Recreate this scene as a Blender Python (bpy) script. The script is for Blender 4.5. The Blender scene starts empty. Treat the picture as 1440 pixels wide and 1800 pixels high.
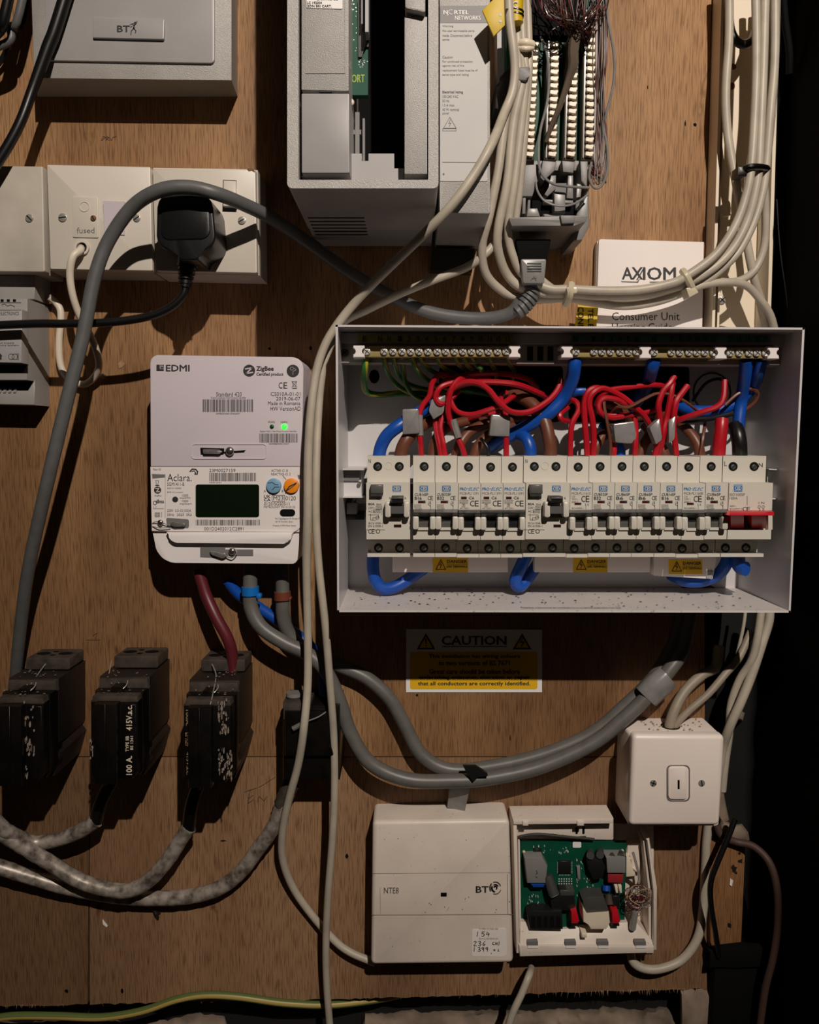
import bpy, bmesh, math, random
from mathutils import Vector, Matrix
R = math.radians
C = bpy.context.scene.collection
# ---------------------------------------------------------------- camera, world, lights, exposure
F, D, TH, CZ = 1440.0, .75, R(5), 1.45      # focal length in px, camera to board, pitch, camera height
cam = bpy.data.objects.new('camera', bpy.data.cameras.new('camera')); C.objects.link(cam)
cam.location = (0, -D, CZ); cam.rotation_euler = (R(90) - TH, 0, 0)
cam.data.sensor_fit = 'HORIZONTAL'; cam.data.sensor_width = 36; cam.data.lens = 36 * F / 1440
cam.data.clip_start = .01
bpy.context.scene.camera = cam
wd = bpy.data.worlds.new('world'); bpy.context.scene.world = wd; wd.use_nodes = True
wd.node_tree.nodes['Background'].inputs[0].default_value = (.9, .62, .45, 1)
wd.node_tree.nodes['Background'].inputs[1].default_value = .012
sp = bpy.data.lights.new('ceiling_lamp', 'SPOT'); so = bpy.data.objects.new('ceiling_lamp', sp); C.objects.link(so)
so.location = (.345, -1.5, CZ + 1.02)
so.rotation_euler = (Vector((.03, 0, CZ + .13)) - so.location).to_track_quat('-Z', 'Y').to_euler()
sp.energy = 113; sp.color = (1, .89, .78); sp.spot_size = R(62); sp.spot_blend = 1.0; sp.shadow_soft_size = .012
sc = bpy.context.scene
sc.view_settings.view_transform = 'Standard'; sc.view_settings.look = 'None'
sc.view_settings.exposure = 0; sc.view_settings.gamma = 1; sc.view_settings.use_curve_mapping = False
# ---------------------------------------------------------------- helpers
def W(px, py, d):                           # the point at distance d in front of the board that is seen at px, py
    u, v = (px - 720) / F, -(py - 900) / F
    t = (D - d) / (math.cos(TH) + v * math.sin(TH))
    return Vector((u * t, -d, CZ + (-math.sin(TH) + v * math.cos(TH)) * t))
def WP(px, py, d):                          # the board point at px, py moved straight out to distance d
    p = W(px, py, 0); p.y = -d; return p
def lin(c): return tuple(((x / 255) / 12.92 if x < 10.3 else ((x / 255 + .055) / 1.055) ** 2.4) for x in c) + (1,)
MATS = {}
def mat(name, col, rough=.5, var=.0, vs=40, bump=0, bs=300, metal=0, spec=.5, emit=0, dark=None, stretch=None, dirt=0):
    m = bpy.data.materials.new(name); m.use_nodes = True; MATS[name] = m
    n, l = m.node_tree.nodes, m.node_tree.links; b = n['Principled BSDF']
    b.inputs['Base Color'].default_value = lin(col); b.inputs['Roughness'].default_value = rough
    b.inputs['Metallic'].default_value = metal; b.inputs['Specular IOR Level'].default_value = spec
    if emit: b.inputs['Emission Color'].default_value = lin(col); b.inputs['Emission Strength'].default_value = emit
    g = n.new('ShaderNodeNewGeometry'); mp = n.new('ShaderNodeMapping'); l.new(g.outputs['Position'], mp.inputs['Vector'])
    if stretch: mp.inputs['Scale'].default_value = stretch
    out = None
    if var or dirt:
        t = n.new('ShaderNodeTexNoise'); t.inputs['Scale'].default_value = vs; t.inputs['Detail'].default_value = 6
        l.new(mp.outputs[0], t.inputs['Vector'])
        r = n.new('ShaderNodeValToRGB'); l.new(t.outputs['Fac'], r.inputs[0])
        dk = lin(dark) if dark else tuple(x * (1 - var) for x in lin(col)[:3]) + (1,)
        r.color_ramp.elements[0].position = .32; r.color_ramp.elements[0].color = dk
        r.color_ramp.elements[1].position = .62; r.color_ramp.elements[1].color = lin(col); out = r.outputs[0]
        if dirt:
            t2 = n.new('ShaderNodeTexNoise'); t2.inputs['Scale'].default_value = vs * 14; t2.inputs['Detail'].default_value = 8
            l.new(g.outputs['Position'], t2.inputs['Vector'])
            r2 = n.new('ShaderNodeValToRGB'); l.new(t2.outputs['Fac'], r2.inputs[0])
            r2.color_ramp.elements[0].position = .25; r2.color_ramp.elements[0].color = (.45, .38, .32, 1)
            r2.color_ramp.elements[1].position = .27 + dirt; r2.color_ramp.elements[1].color = (1, 1, 1, 1)
            mx = n.new('ShaderNodeMix'); mx.data_type = 'RGBA'; mx.blend_type = 'MULTIPLY'; mx.inputs[0].default_value = 1
            l.new(out, mx.inputs[6]); l.new(r2.outputs[0], mx.inputs[7]); out = mx.outputs[2]
        l.new(out, b.inputs['Base Color'])
    if bump:
        t = n.new('ShaderNodeTexNoise'); t.inputs['Scale'].default_value = bs; t.inputs['Detail'].default_value = 4
        l.new(mp.outputs[0], t.inputs['Vector'])
        bp = n.new('ShaderNodeBump'); bp.inputs['Strength'].default_value = bump; bp.inputs['Distance'].default_value = .0004
        l.new(t.outputs['Fac'], bp.inputs['Height']); l.new(bp.outputs[0], b.inputs['Normal'])
    return m
def wood(name, c0, c1, c2, band):
    m = bpy.data.materials.new(name); m.use_nodes = True; MATS[name] = m
    n, l = m.node_tree.nodes, m.node_tree.links; b = n['Principled BSDF']; b.inputs['Roughness'].default_value = .55
    b.inputs['Specular IOR Level'].default_value = .3
    g = n.new('ShaderNodeNewGeometry')
    def noise(scl, det, sx, sz, dist=0):
        mp = n.new('ShaderNodeMapping'); mp.inputs['Scale'].default_value = (sx, sx, sz); l.new(g.outputs['Position'], mp.inputs[0])
        t = n.new('ShaderNodeTexNoise'); t.inputs['Scale'].default_value = scl; t.inputs['Detail'].default_value = det
        t.inputs['Distortion'].default_value = dist
        l.new(mp.outputs[0], t.inputs[0]); return t.outputs['Fac']
    r = n.new('ShaderNodeValToRGB'); l.new(noise(6, 5, 1.6 * band, .25, .4), r.inputs[0])
    r.color_ramp.elements[0].position = .33; r.color_ramp.elements[0].color = lin(c0)
    r.color_ramp.elements[1].position = .66; r.color_ramp.elements[1].color = lin(c2)
    e = r.color_ramp.elements.new(.5); e.color = lin(c1)
    f = noise(200, 5, 4.4, .26); r2 = n.new('ShaderNodeValToRGB'); l.new(f, r2.inputs[0])
    r2.color_ramp.elements[0].position = .30; r2.color_ramp.elements[0].color = (.42, .36, .30, 1)
    r2.color_ramp.elements[1].position = .54; r2.color_ramp.elements[1].color = (1, 1, 1, 1)
    mx = n.new('ShaderNodeMix'); mx.data_type = 'RGBA'; mx.blend_type = 'MULTIPLY'; mx.inputs[0].default_value = .95
    l.new(r.outputs[0], mx.inputs[6]); l.new(r2.outputs[0], mx.inputs[7])
    r3 = n.new('ShaderNodeValToRGB'); l.new(noise(48, 3, 1, .4, 1), r3.inputs[0])       # flecks and small knots
    r3.color_ramp.elements[0].position = .22; r3.color_ramp.elements[0].color = (.4, .35, .3, 1)
    r3.color_ramp.elements[1].position = .33; r3.color_ramp.elements[1].color = (1, 1, 1, 1)
    m2 = n.new('ShaderNodeMix'); m2.data_type = 'RGBA'; m2.blend_type = 'MULTIPLY'; m2.inputs[0].default_value = 1
    l.new(mx.outputs[2], m2.inputs[6]); l.new(r3.outputs[0], m2.inputs[7]); l.new(m2.outputs[2], b.inputs['Base Color'])
    bp = n.new('ShaderNodeBump'); bp.inputs['Strength'].default_value = .35; bp.inputs['Distance'].default_value = .0006
    l.new(f, bp.inputs['Height']); l.new(bp.outputs[0], b.inputs['Normal'])
def striped(name, ca, cb):                   # green and yellow earth sleeving: two colours twisted along the wire
    m = mat(name, ca, .45); n, l = m.node_tree.nodes, m.node_tree.links
    g = n.new('ShaderNodeUVMap'); s = n.new('ShaderNodeSeparateXYZ'); l.new(g.outputs[0], s.inputs[0])
    w = n.new('ShaderNodeMath'); w.operation = 'FRACT'; l.new(s.outputs[0], w.inputs[0])
    c = n.new('ShaderNodeMath'); c.operation = 'GREATER_THAN'; c.inputs[1].default_value = .68; l.new(w.outputs[0], c.inputs[0])
    mx = n.new('ShaderNodeMix'); mx.data_type = 'RGBA'; l.new(c.outputs[0], mx.inputs[0])
    mx.inputs[6].default_value = lin(ca); mx.inputs[7].default_value = lin(cb); l.new(mx.outputs[2], n['Principled BSDF'].inputs['Base Color'])
def rnd(pts, r, n=4):                        # rounds the corners of a polygon
    out = []; k = len(pts)
    for i in range(k):
        p = Vector(pts[i][:2]); a = Vector(pts[i - 1][:2]) - p; b = Vector(pts[(i + 1) % k][:2]) - p
        rr_ = min(r[i] if isinstance(r, (list, tuple)) else r, a.length * .49, b.length * .49)
        if rr_ <= 0: out.append(tuple(p)); continue
        A, B = p + a.normalized() * rr_, p + b.normalized() * rr_
        for j in range(n + 1):
            t = j / n; q = A * (1 - t) ** 2 + p * (2 * t * (1 - t)) * .82 + (A + B) * .5 * (2 * t * (1 - t)) * .18 + B * t * t
            out.append(tuple(q))
    return out
def rc(x0, y0, x1, y1): return [(x0, y0), (x1, y0), (x1, y1), (x0, y1)]
def rr(x0, y0, x1, y1, r, n=4): return rnd(rc(x0, y0, x1, y1), r, n)
def circ(x, y, r, n=16, ry=None, a0=0): return [(x + r * math.cos(a0 + 2 * math.pi * i / n), y + (ry or r) * math.sin(a0 + 2 * math.pi * i / n)) for i in range(n)]
class M:
    def __init__(s): s.v, s.f, s.uv = [], [], {}
    def add(s, vs, fs):
        o = len(s.v); s.v += [Vector(v) for v in vs]; s.f += [tuple(i + o for i in f) for f in fs]; return s
    def prism(s, pts, d1, d0, bev=0, wp=False, back=None, seg=2):
        n = len(pts); fn = WP if wp else W
        d1s = d1 if isinstance(d1, (list, tuple)) else [d1] * n
        a = [fn(p[0], p[1], d) for p, d in zip(pts, d1s)]
        b = [fn(q[0], q[1], d0) for q in back] if back else [Vector((v.x, -d0, v.z)) for v in a]
        fs = [tuple(range(n)), tuple(range(2 * n - 1, n - 1, -1))] + [(i, i + n, (i + 1) % n + n, (i + 1) % n) for i in range(n)]
        if not bev: return s.add(a + b, fs)
        bm = bmesh.new(); vs = [bm.verts.new(v) for v in a + b]
        for f in fs: bm.faces.new([vs[i] for i in f])
        bm.edges.ensure_lookup_table()
        es = [e for e in bm.edges if all(v in vs[:n] for v in e.verts)]
        bmesh.ops.bevel(bm, geom=es, offset=bev, segments=seg, profile=.5, affect='EDGES', clamp_overlap=True)
        bm.verts.index_update(); s.add([v.co.copy() for v in bm.verts], [[v.index for v in f.verts] for f in bm.faces]); bm.free(); return s
    def box(s, x0, y0, x1, y1, d1, d0, bev=0, r=0, wp=False): return s.prism(rr(x0, y0, x1, y1, r) if r else rc(x0, y0, x1, y1), d1, d0, bev, wp)
    def ring(s, outer, inner, d1, d0, wp=False):
        n = len(outer); fn = WP if wp else W
        o1 = [fn(p[0], p[1], d1) for p in outer]; i1 = [fn(p[0], p[1], d1) for p in inner]
        o0 = [Vector((v.x, -d0, v.z)) for v in o1]; i0 = [Vector((v.x, -d0, v.z)) for v in i1]; fs = []
        for i in range(n):
            j = (i + 1) % n
            fs += [(i, j, n + j, n + i), (i, 2 * n + i, 2 * n + j, j), (n + i, n + j, 3 * n + j, 3 * n + i), (2 * n + i, 3 * n + i, 3 * n + j, 2 * n + j)]
        return s.add(o1 + i1 + o0 + i0, fs)
    def cyl(s, x, y, r, d1, d0, n=16, bev=0): return s.prism(circ(x, y, r, n), d1, d0, bev)
    def flat(s, pts, d, wp=False):
        a = [(WP if wp else W)(p[0], p[1], d) for p in pts]; return s.add(a, [tuple(range(len(a)))])
    def line(s, pts, w, d, closed=False):     # a printed or drawn stroke, w px wide
        p = [Vector(q[:2]) for q in pts]; k = len(p)
        for i in range(k if closed else k - 1):
            a, b = p[i], p[(i + 1) % k]; t = (b - a).normalized() * w / 2; q = Vector((-t.y, t.x)); a2, b2 = a - t * .6, b + t * .6
            s.flat([a2 + q, b2 + q, b2 - q, a2 - q], d)
        return s
    def wbox(s, x0, x1, d0, d1, z0, z1):
        v = [(x, -d, z) for x in (x0, x1) for d in (d0, d1) for z in (z0, z1)]
        return s.add(v, [(0, 1, 3, 2), (4, 6, 7, 5), (0, 4, 5, 1), (2, 3, 7, 6), (0, 2, 6, 4), (1, 5, 7, 3)])
    def profile(s, x0, x1, pr):               # a side outline [(d, z)] carried across from x0 to x1
        n = len(pr); v = [(x0, -d, z) for d, z in pr] + [(x1, -d, z) for d, z in pr]
        return s.add(v, [tuple(range(n)), tuple(range(2 * n - 1, n - 1, -1))] + [(i, (i + 1) % n, (i + 1) % n + n, i + n) for i in range(n)])
    def ball(s, p, r, sy=1, n=8):
        p = Vector(p); o = len(s.v); v = []; f = []
        for i in range(n + 1):
            a = math.pi * i / n
            for j in range(2 * n):
                b = math.pi * j / n; v.append(p + Vector((r * math.sin(a) * math.cos(b), r * sy * math.sin(a) * math.sin(b), r * math.cos(a))))
        for i in range(n):
            for j in range(2 * n): f.append((i * 2 * n + j, i * 2 * n + (j + 1) % (2 * n), (i + 1) * 2 * n + (j + 1) % (2 * n), (i + 1) * 2 * n + j))
        return s.add(v, f)
    def tube(s, path, r, n=10, res=6, wp=False, wob=0, twist=0, world=False, flatten=1):
        P = [Vector(p) for p in path] if world else [(WP if wp else W)(*p[:3]) for p in path]
        if len(P) == 2: P = [P[0], (P[0] + P[1]) / 2, P[1]]
        rs = list(r) if isinstance(r, (list, tuple)) else [r] * len(P)
        if len(rs) < len(P): rs = [rs[0], (rs[0] + rs[1]) / 2, rs[1]]
        pts, rad = [], []
        for i in range(len(P) - 1):
            a, b, c, e = P[max(i - 1, 0)], P[i], P[i + 1], P[min(i + 2, len(P) - 1)]
            for k in range(res):
                t = k / res
                pts.append(.5 * (2 * b + (c - a) * t + (2 * a - 5 * b + 4 * c - e) * t * t + (3 * b - a - 3 * c + e) * t ** 3))
                rad.append(rs[i] * (1 - t) + rs[i + 1] * t)
        pts.append(P[-1]); rad.append(rs[-1]); o = len(s.v); m = len(pts); nv = None; ln = 0
        for i, p in enumerate(pts):
            t = (pts[min(i + 1, m - 1)] - pts[max(i - 1, 0)]).normalized()
            if nv is None: nv = t.orthogonal().normalized()
            nv = (nv - t * nv.dot(t)).normalized(); bn = t.cross(nv)
            if i: ln += (p - pts[i - 1]).length
            for j in range(n):
                a = 2 * math.pi * j / n; q = rad[i] * (1 + wob * math.sin(i * 2.3 + j * 1.7) * random.random())
                s.v.append(p + (nv * math.cos(a) + bn * math.sin(a) * flatten) * q)
        for i in range(m - 1):
            for j in range(n):
                f = (o + i * n + j, o + i * n + (j + 1) % n, o + (i + 1) * n + (j + 1) % n, o + (i + 1) * n + j); s.f.append(f)
                if twist: s.uv[len(s.f) - 1] = [((j + (0, 1, 1, 0)[k]) / n * 2 + (i + (0, 0, 1, 1)[k]) * twist, 0) for k in range(4)]
        s.f += [tuple(o + j for j in range(n))[::-1], tuple(o + (m - 1) * n + j for j in range(n))]
        return s
    def build(s, name, m, parent=None, label=None, cat=None, group=None, kind=None, ang=38, origin=None):
        org = ORG.get(parent) if parent is not None else None
        if org is None:
            lo = Vector([min(v[i] for v in s.v) for i in range(3)]); hi = Vector([max(v[i] for v in s.v) for i in range(3)])
            org = origin or Vector(((lo.x + hi.x) / 2, max(lo.y, hi.y), lo.z))
        me = bpy.data.meshes.new(name); me.from_pydata([v - org for v in s.v], [], s.f)
        bm = bmesh.new(); bm.from_mesh(me); bmesh.ops.recalc_face_normals(bm, faces=bm.faces[:]) if not getattr(s, 'keep', 0) and not s.uv else None
        bm.to_mesh(me); bm.free()
        if s.uv:
            u = me.uv_layers.new(name='UVMap')
            for p in me.polygons:
                if p.index in s.uv:
                    for k, li in enumerate(p.loop_indices): u.data[li].uv = s.uv[p.index][k % 4]
        me.polygons.foreach_set('use_smooth', [True] * len(me.polygons)); me.set_sharp_from_angle(angle=R(ang))
        me.materials.append(MATS[m]); o = bpy.data.objects.new(name, me); C.objects.link(o)
        if parent is not None: o.parent = parent
        else: o.location = org
        ORG[o] = org; tag(o, label, cat, group, kind); return o
ORG = {}
def tag(o, label=None, cat=None, group=None, kind=None):
    for k, v in (('label', label), ('category', cat), ('group', group), ('kind', kind)):
        if v: o[k] = v
    return o
def thing(name, label, cat, p, group=None):
    o = bpy.data.objects.new(name, None); C.objects.link(o); o.location = p; o.empty_display_size = .01
    ORG[o] = Vector(p); return tag(o, label, cat, group)
def inst(src, parent, delta):                 # one more of an alike piece, sharing its mesh, moved by delta in the world
    o = src.copy(); C.objects.link(o); o.parent = parent; o.location = ORG[src] + Vector(delta) - ORG[parent]; ORG[o] = ORG[src] + Vector(delta); return o
def cable(name, path, r, m, label, cat='cable', group=None, parent=None, **k):
    b = M().tube(path, r, **k)
    return b.build(name, m, parent, label, cat if parent is None else None, group)
def glyphs(s):
    cu = bpy.data.curves.new('t', 'FONT'); cu.body = s; cu.size = 1; cu.resolution_u = 2;
    ob = bpy.data.objects.new('t', cu); me = bpy.data.meshes.new_from_object(ob)
    v = [x.co.copy() for x in me.vertices]; f = [tuple(p.vertices) for p in me.polygons]
    bpy.data.meshes.remove(me); bpy.data.objects.remove(ob); bpy.data.curves.remove(cu); return v, f
def text(mb, s, x0, y0, x1, y1, d, bold=0, rot=0, it=0):   # lettering that fills the rectangle; rot 90 reads upwards, -90 downwards
    v, f = glyphs(s)
    if not v: return mb
    ax, bx = min(p.x for p in v), max(p.x for p in v); ay, by = min(p.y for p in v), max(p.y for p in v)
    k = min(bold, .025) * (1.6 * min(abs(x1 - x0), abs(y1 - y0)))        # heavy letters: the outline printed again a hair to either side
    for n_, (sx, sy) in enumerate(((-k, 0), (k, 0), (0, k * .6), (0, -k * .6)) if bold else ((0, 0),)):
        out = []
        for p in v:
            a, b = (p.x - ax) / max(bx - ax, 1e-6), (p.y - ay) / max(by - ay, 1e-6); a += it * (b - .5)
            if rot == 90: X, Y = x0 + (1 - b) * (x1 - x0), y1 + a * (y0 - y1)
            elif rot == -90: X, Y = x0 + b * (x1 - x0), y0 + a * (y1 - y0)
            else: X, Y = x0 + a * (x1 - x0), y1 + b * (y0 - y1)
            out.append(W(X + sx, Y + sy, d + n_ * .00003))
        mb.add(out, f)
    return mb
def printed(parent, d, items, m='ink', name='lettering', label=None):
    mb = M()
    for it in items: text(mb, it[0], *it[1:5], d, *(it[5:]))
    return mb.build(name, m, parent, label)
def barcode(mb, x0, y0, x1, y1, d, seed):
    rg = random.Random(seed); x = x0
    while x < x1 - .4:
        w = rg.choice((.45, .45, .9, 1.3)); mb.flat(rc(x, y0, min(x + w, x1), y1), d); x += w + rg.choice((.5, .5, .9, 1.2))
    return mb
def screw(parent, x, y, r, d, m='steel', name='screw', slot=30, h=.0012, cross=False):
    o = M().cyl(x, y, r, d + h, d - .001, 14, .0004).build(name, m, parent)
    mb = M(); a = R(slot)
    for k in ((0, 1) if cross else (0,)):
        c, s_ = math.cos(a + k * 1.5708), math.sin(a + k * 1.5708)
        mb.line([(x - r * .8 * c, y - r * .8 * s_), (x + r * .8 * c, y + r * .8 * s_)], r * .28, d + h + .00015)
    mb.build('slot', 'black', o); return o
# ---------------------------------------------------------------- materials
wood('plywood', (124, 90, 62), (148, 111, 77), (174, 135, 96), 1.0)
wood('plywood_lower', (126, 94, 69), (143, 110, 81), (160, 125, 94), .8)
wood('plywood_left', (110, 81, 57), (124, 94, 67), (138, 106, 78), .8)
wood('stud', (124, 86, 55), (138, 98, 64), (150, 109, 73), 1.5)
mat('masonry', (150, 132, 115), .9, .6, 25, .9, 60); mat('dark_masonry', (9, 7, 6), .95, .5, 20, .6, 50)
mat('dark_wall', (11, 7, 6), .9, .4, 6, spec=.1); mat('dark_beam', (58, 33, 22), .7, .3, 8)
mat('grey_case', (152, 149, 146), .42, .08, 30, .3, 1500); mat('speckle_case', (168, 164, 160), .36, .10, 60, .9, 1500, spec=.7)
mat('grey_smooth', (164, 161, 161), .4, .08, 30); mat('plate', (210, 202, 190), .38, .05, 14)
mat('plate_dirty', (206, 197, 184), .45, .28, 16); mat('white', (232, 224, 222), .35, .04, 20)
mat('hub', (206, 196, 203), .38, .03, 20); mat('meter', (234, 228, 227), .38, .03, 20)
mat('steel_case', (206, 203, 204), .3, .05, 20, spec=.6); mat('case_dirty', (214, 208, 206), .4, .08, 20, dirt=.10)
mat('black', (9, 9, 9), .35); mat('matt_black', (6, 6, 6), .8, spec=.15); mat('plug', (20, 20, 21), .33, bump=.1, bs=600)
mat('ink', (38, 37, 39), .6); mat('ink_soft', (95, 92, 92), .6); mat('ink_blue', (20, 95, 165), .5)
mat('bakelite', (9, 8, 8), .3, .3, 60, .12, 200, dark=(20, 16, 14), spec=.4); mat('bakelite_side', (34, 27, 23), .5, .4, 40, .3, 200)
mat('bakelite_dust', (66, 56, 48), .75, .6, 90, .6, 250); mat('paint_drip', (150, 137, 124), .5, .3, 300)
mat('steel', (170, 165, 158), .3, metal=.45); mat('bright_steel', (235, 233, 228), .22, metal=.45); mat('lead', (150, 145, 142), .35, .3, 300, .5, 400, metal=.45)
mat('brass', (196, 174, 118), .3, metal=.45); mat('rust', (120, 78, 48), .6, .4, 300)
mat('grey_cable', (96, 96, 96), .45, .15, 120); mat('tail', (101, 99, 96), .42, .18, 90); mat('cream_cable', (184, 174, 158), .45, .16, 60, dirt=.05)
mat('white_cable', (222, 210, 192), .4, .1, 60); mat('black_cable', (16, 16, 17), .35); mat('lead_cable', (172, 162, 152), .40, .5, 120, .9, 130, metal=.25, dark=(84, 74, 66))
mat('blue_wire', (14, 74, 166), .38, .12, 60); mat('red_wire', (176, 18, 34), .36, .1, 60); mat('brown_wire', (104, 60, 42), .42, .1, 60)
mat('maroon_cable', (92, 30, 40), .4); mat('blue_collar', (18, 110, 190), .35); mat('brown_collar', (112, 58, 42), .4)
striped('earth_wire', (52, 118, 44), (172, 160, 48)); striped('earth_dull', (92, 108, 56), (176, 152, 82))
mat('tape', (134, 132, 131), .25, .2, 120, .5, 120); mat('pcb', (6, 74, 54), .5, .15, 120, spec=.25); mat('pcb_print', (150, 170, 40), .5)
mat('clip_white', (226, 212, 190), .4); mat('rail_brown', (94, 82, 70), .3); mat('mcb', (206, 201, 190), .38, .03, 30); mat('mcb_lab', (208, 205, 198), .4)
mat('mcb_front', (196, 190, 178), .4, .03, 30); mat('grey_toggle', (88, 86, 84), .35); mat('dark_toggle', (30, 30, 31), .35); mat('red_switch', (190, 22, 38), .33)
mat('yellow_label', (226, 178, 24), .5); mat('sign_white', (236, 232, 230), .45); mat('yellow_tag', (206, 172, 14), .5, .1, 80)
mat('blue_logo', (24, 108, 172), .5); mat('blue_knob', (120, 165, 198), .4, .1, 60); mat('orange_knob', (238, 140, 22), .4)
mat('lcd', (14, 24, 12), .15); mat('led_off', (14, 70, 34), .2); mat('led_on', (40, 255, 50), .3, emit=3)
mat('window_red', (80, 16, 18), .2); mat('teal_strip', (104, 148, 142), .6); mat('earth_strip', (170, 158, 76), .6); mat('busholder', (172, 166, 160), .5, .1, 50)
mat('paper', (234, 225, 220), .6, .03, 30); mat('chip', (24, 24, 25), .4); mat('cap_grey', (128, 126, 124), .35); mat('relay', (66, 65, 62), .4)
mat('dull_red', (150, 40, 44), .4); mat('tan', (172, 140, 108), .5); mat('splinter', (158, 126, 96), .7, .3, 200)
mat('nickel', (190, 185, 176), .2, metal=.95); mat('label_grey', (112, 110, 110), .5); mat('label_face', (180, 178, 176), .5, .05, 30)
mat('glass_grey', (142, 140, 136), .2)
mat('cap_pale', (196, 186, 160), .3)
mat('white_worn', (226, 213, 201), .42, .10, 26, dirt=.06); mat('switch_white', (243, 230, 221), .36, .03, 26); mat('tan_grey', (150, 138, 122), .5, .15, 80); mat('maroon_brown', (74, 52, 46), .6)
mat('solder', (206, 206, 200), .3)
mat('cradle', (128, 125, 124), .45, .06, 40, .2, 900); mat('foot_grey', (118, 115, 113), .45)
# ---------------------------------------------------------------- setting
rg = random.Random(4)
def rough_wall(mb, x0, x1, z0, z1, y, amp, nx, nz):
    o = len(mb.v)
    for i in range(nx + 1):
        for j in range(nz + 1):
            mb.v.append(Vector((x0 + (x1 - x0) * i / nx, y + rg.uniform(-amp, amp), z0 + (z1 - z0) * j / nz)))
    for i in range(nx):
        for j in range(nz):
            a = o + i * (nz + 1) + j; mb.f.append((a, a + nz + 1, a + nz + 2, a + 1))
    return mb
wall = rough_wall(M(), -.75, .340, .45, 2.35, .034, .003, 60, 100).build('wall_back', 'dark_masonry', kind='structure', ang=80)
# rubble and plaster showing under the board
ORG[wall] = wall.location.copy()
rgs = random.Random(9)
def lump(pts, d, d0, m, name='stone', parent=wall):
    mb = M(); n = len(pts); cx = sum(p[0] for p in pts) / n; cy = sum(p[1] for p in pts) / n
    rings = [(1, d0), (1, d - .006), (.86, d - .001), (.5, d)]; o = 0
    for s_, dd in rings:
        mb.v += [W(cx + (p[0] - cx) * s_ + rgs.uniform(-2, 2), cy + (p[1] - cy) * s_ + rgs.uniform(-2, 2), dd + rgs.uniform(-.0012, .0012)) for p in pts]
    mb.v.append(W(cx, cy, d + .001))
    for k in range(len(rings) - 1):
        for i in range(n): mb.f.append((k * n + i, k * n + (i + 1) % n, (k + 1) * n + (i + 1) % n, (k + 1) * n + i))
    for i in range(n): mb.f.append((3 * n + i, 3 * n + (i + 1) % n, 4 * n))
    return mb.build(name, m, parent, ang=60)
def rag(x0, y0, x1, y1, k=7):
    t = [(x0 + (x1 - x0) * i / k, y0 + rgs.uniform(-5, 5)) for i in range(k + 1)]
    return t + [(x1 - rgs.uniform(0, 4), (y0 + y1) / 2)] + [(x1 - (x1 - x0) * i / k, y1 + rgs.uniform(-3, 3)) for i in range(k + 1)] + [(x0 + rgs.uniform(0, 4), (y0 + y1) / 2)]
from mathutils import noise as mn
rb = M(); nx, nv = 190, 16                   # rough rubble and mortar under the board
for i in range(nx + 1):
    x = -80 + 1345 * i / nx; yt = (1789 + 9 * math.sin(x * .031) if x < 395 else 1806 if x < 640 else 1779 - (x - 640) * .018) + 11 * mn.noise((x * .02, 3, 0)) + 5 * mn.noise((x * .09, 7, 0))
    for j in range(nv + 1):
        v_ = j / nv; h = -.034 + .026 * min(1, (v_ * 3.2)) ** .5 + .007 * mn.noise((x * .018, v_ * 5, 1)) + .004 * mn.noise((x * .06, v_ * 14, 5)) + .002 * mn.noise((x * .2, v_ * 40, 9))
        rb.v.append(W(x, yt + v_ * 130, h if j else -.036))
for i in range(nx):
    for j in range(nv): a = i * (nv + 1) + j; rb.f.append((a, a + nv + 1, a + nv + 2, a + 1))
rb.build('rubble', 'masonry', wall, ang=70)
lump(rag(1195, 1738, 1262, 1890), .004, -.036, 'masonry')
lump([(1268, 1440), (1285, 1452), (1303, 1450), (1314, 1462), (1318, 1478), (1300, 1482), (1275, 1476), (1262, 1464)], .012, -.036, 'masonry', 'mortar')
lump([(1262, 1330), (1272, 1335), (1271, 1390), (1280, 1440), (1268, 1450), (1258, 1420)], .004, -.036, 'masonry', 'mortar')
lump([(1284, 1248), (1296, 1246), (1308, 1254), (1306, 1268), (1294, 1266), (1283, 1258)], .008, -.036, 'masonry', 'mortar')
lump([(1420, 600), (1428, 604), (1434, 620), (1430, 648), (1423, 655), (1418, 630)], .0, -.036, 'masonry', 'mortar')
bd = M(); top = [(-150, -560), (1268, -560), (1236, 560), (1240, 1330), (-150, 1330)]
bd.prism(top, 0, -.018, .0006); bd.build('plywood_board', 'plywood', wall)
rgb = random.Random(2); edge = lambda x: 1738 + (1240 - x) * .028 - max(0, 600 - x) * .006
for xa, xb, m_ in ((158, 1240, 'plywood_lower'), (-150, 157, 'plywood_left')):
    low = [(xa, 1331.5), (xb, 1331.5)] + [(x, edge(x) + rgb.uniform(-1.6, 1.6)) for x in ([1243] if xb > 200 else []) + [xb - 3 - i * 9 for i in range(int((xb - xa) / 9))] + [xa]]
    M().prism(low, 0, -.018).build('plywood_board', m_, wall)
spl = M()                                    # torn fibres along the sawn lower edge
for i in range(110):
    x = rgb.choice((rgb.uniform(900, 1230), rgb.uniform(1040, 1200), rgb.uniform(0, 900), rgb.uniform(10, 80))); y = edge(x)
    l_ = rgb.uniform(2, 11) * (1 if x > 880 else .6); a = rgb.uniform(-3, 3)
    p = [W(x - .5, y - 2, .0003), W(x + .5, y - 2, .0003), W(x + a, y + l_, rgb.uniform(-.002, .004))]; spl.add(p, [(0, 1, 2)])
spl.build('splinters', 'splinter', wall, kind='stuff')
# dark side wall, sloping beams beside it
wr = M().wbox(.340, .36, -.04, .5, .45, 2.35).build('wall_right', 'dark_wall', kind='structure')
ORG[wr] = wr.location.copy()
M().prism([(1346, 1690), (1372, 1690), (1372, 1860), (1346, 1860)], .006, -.036).build('trim_1', 'dark_beam', kind='structure')
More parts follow.
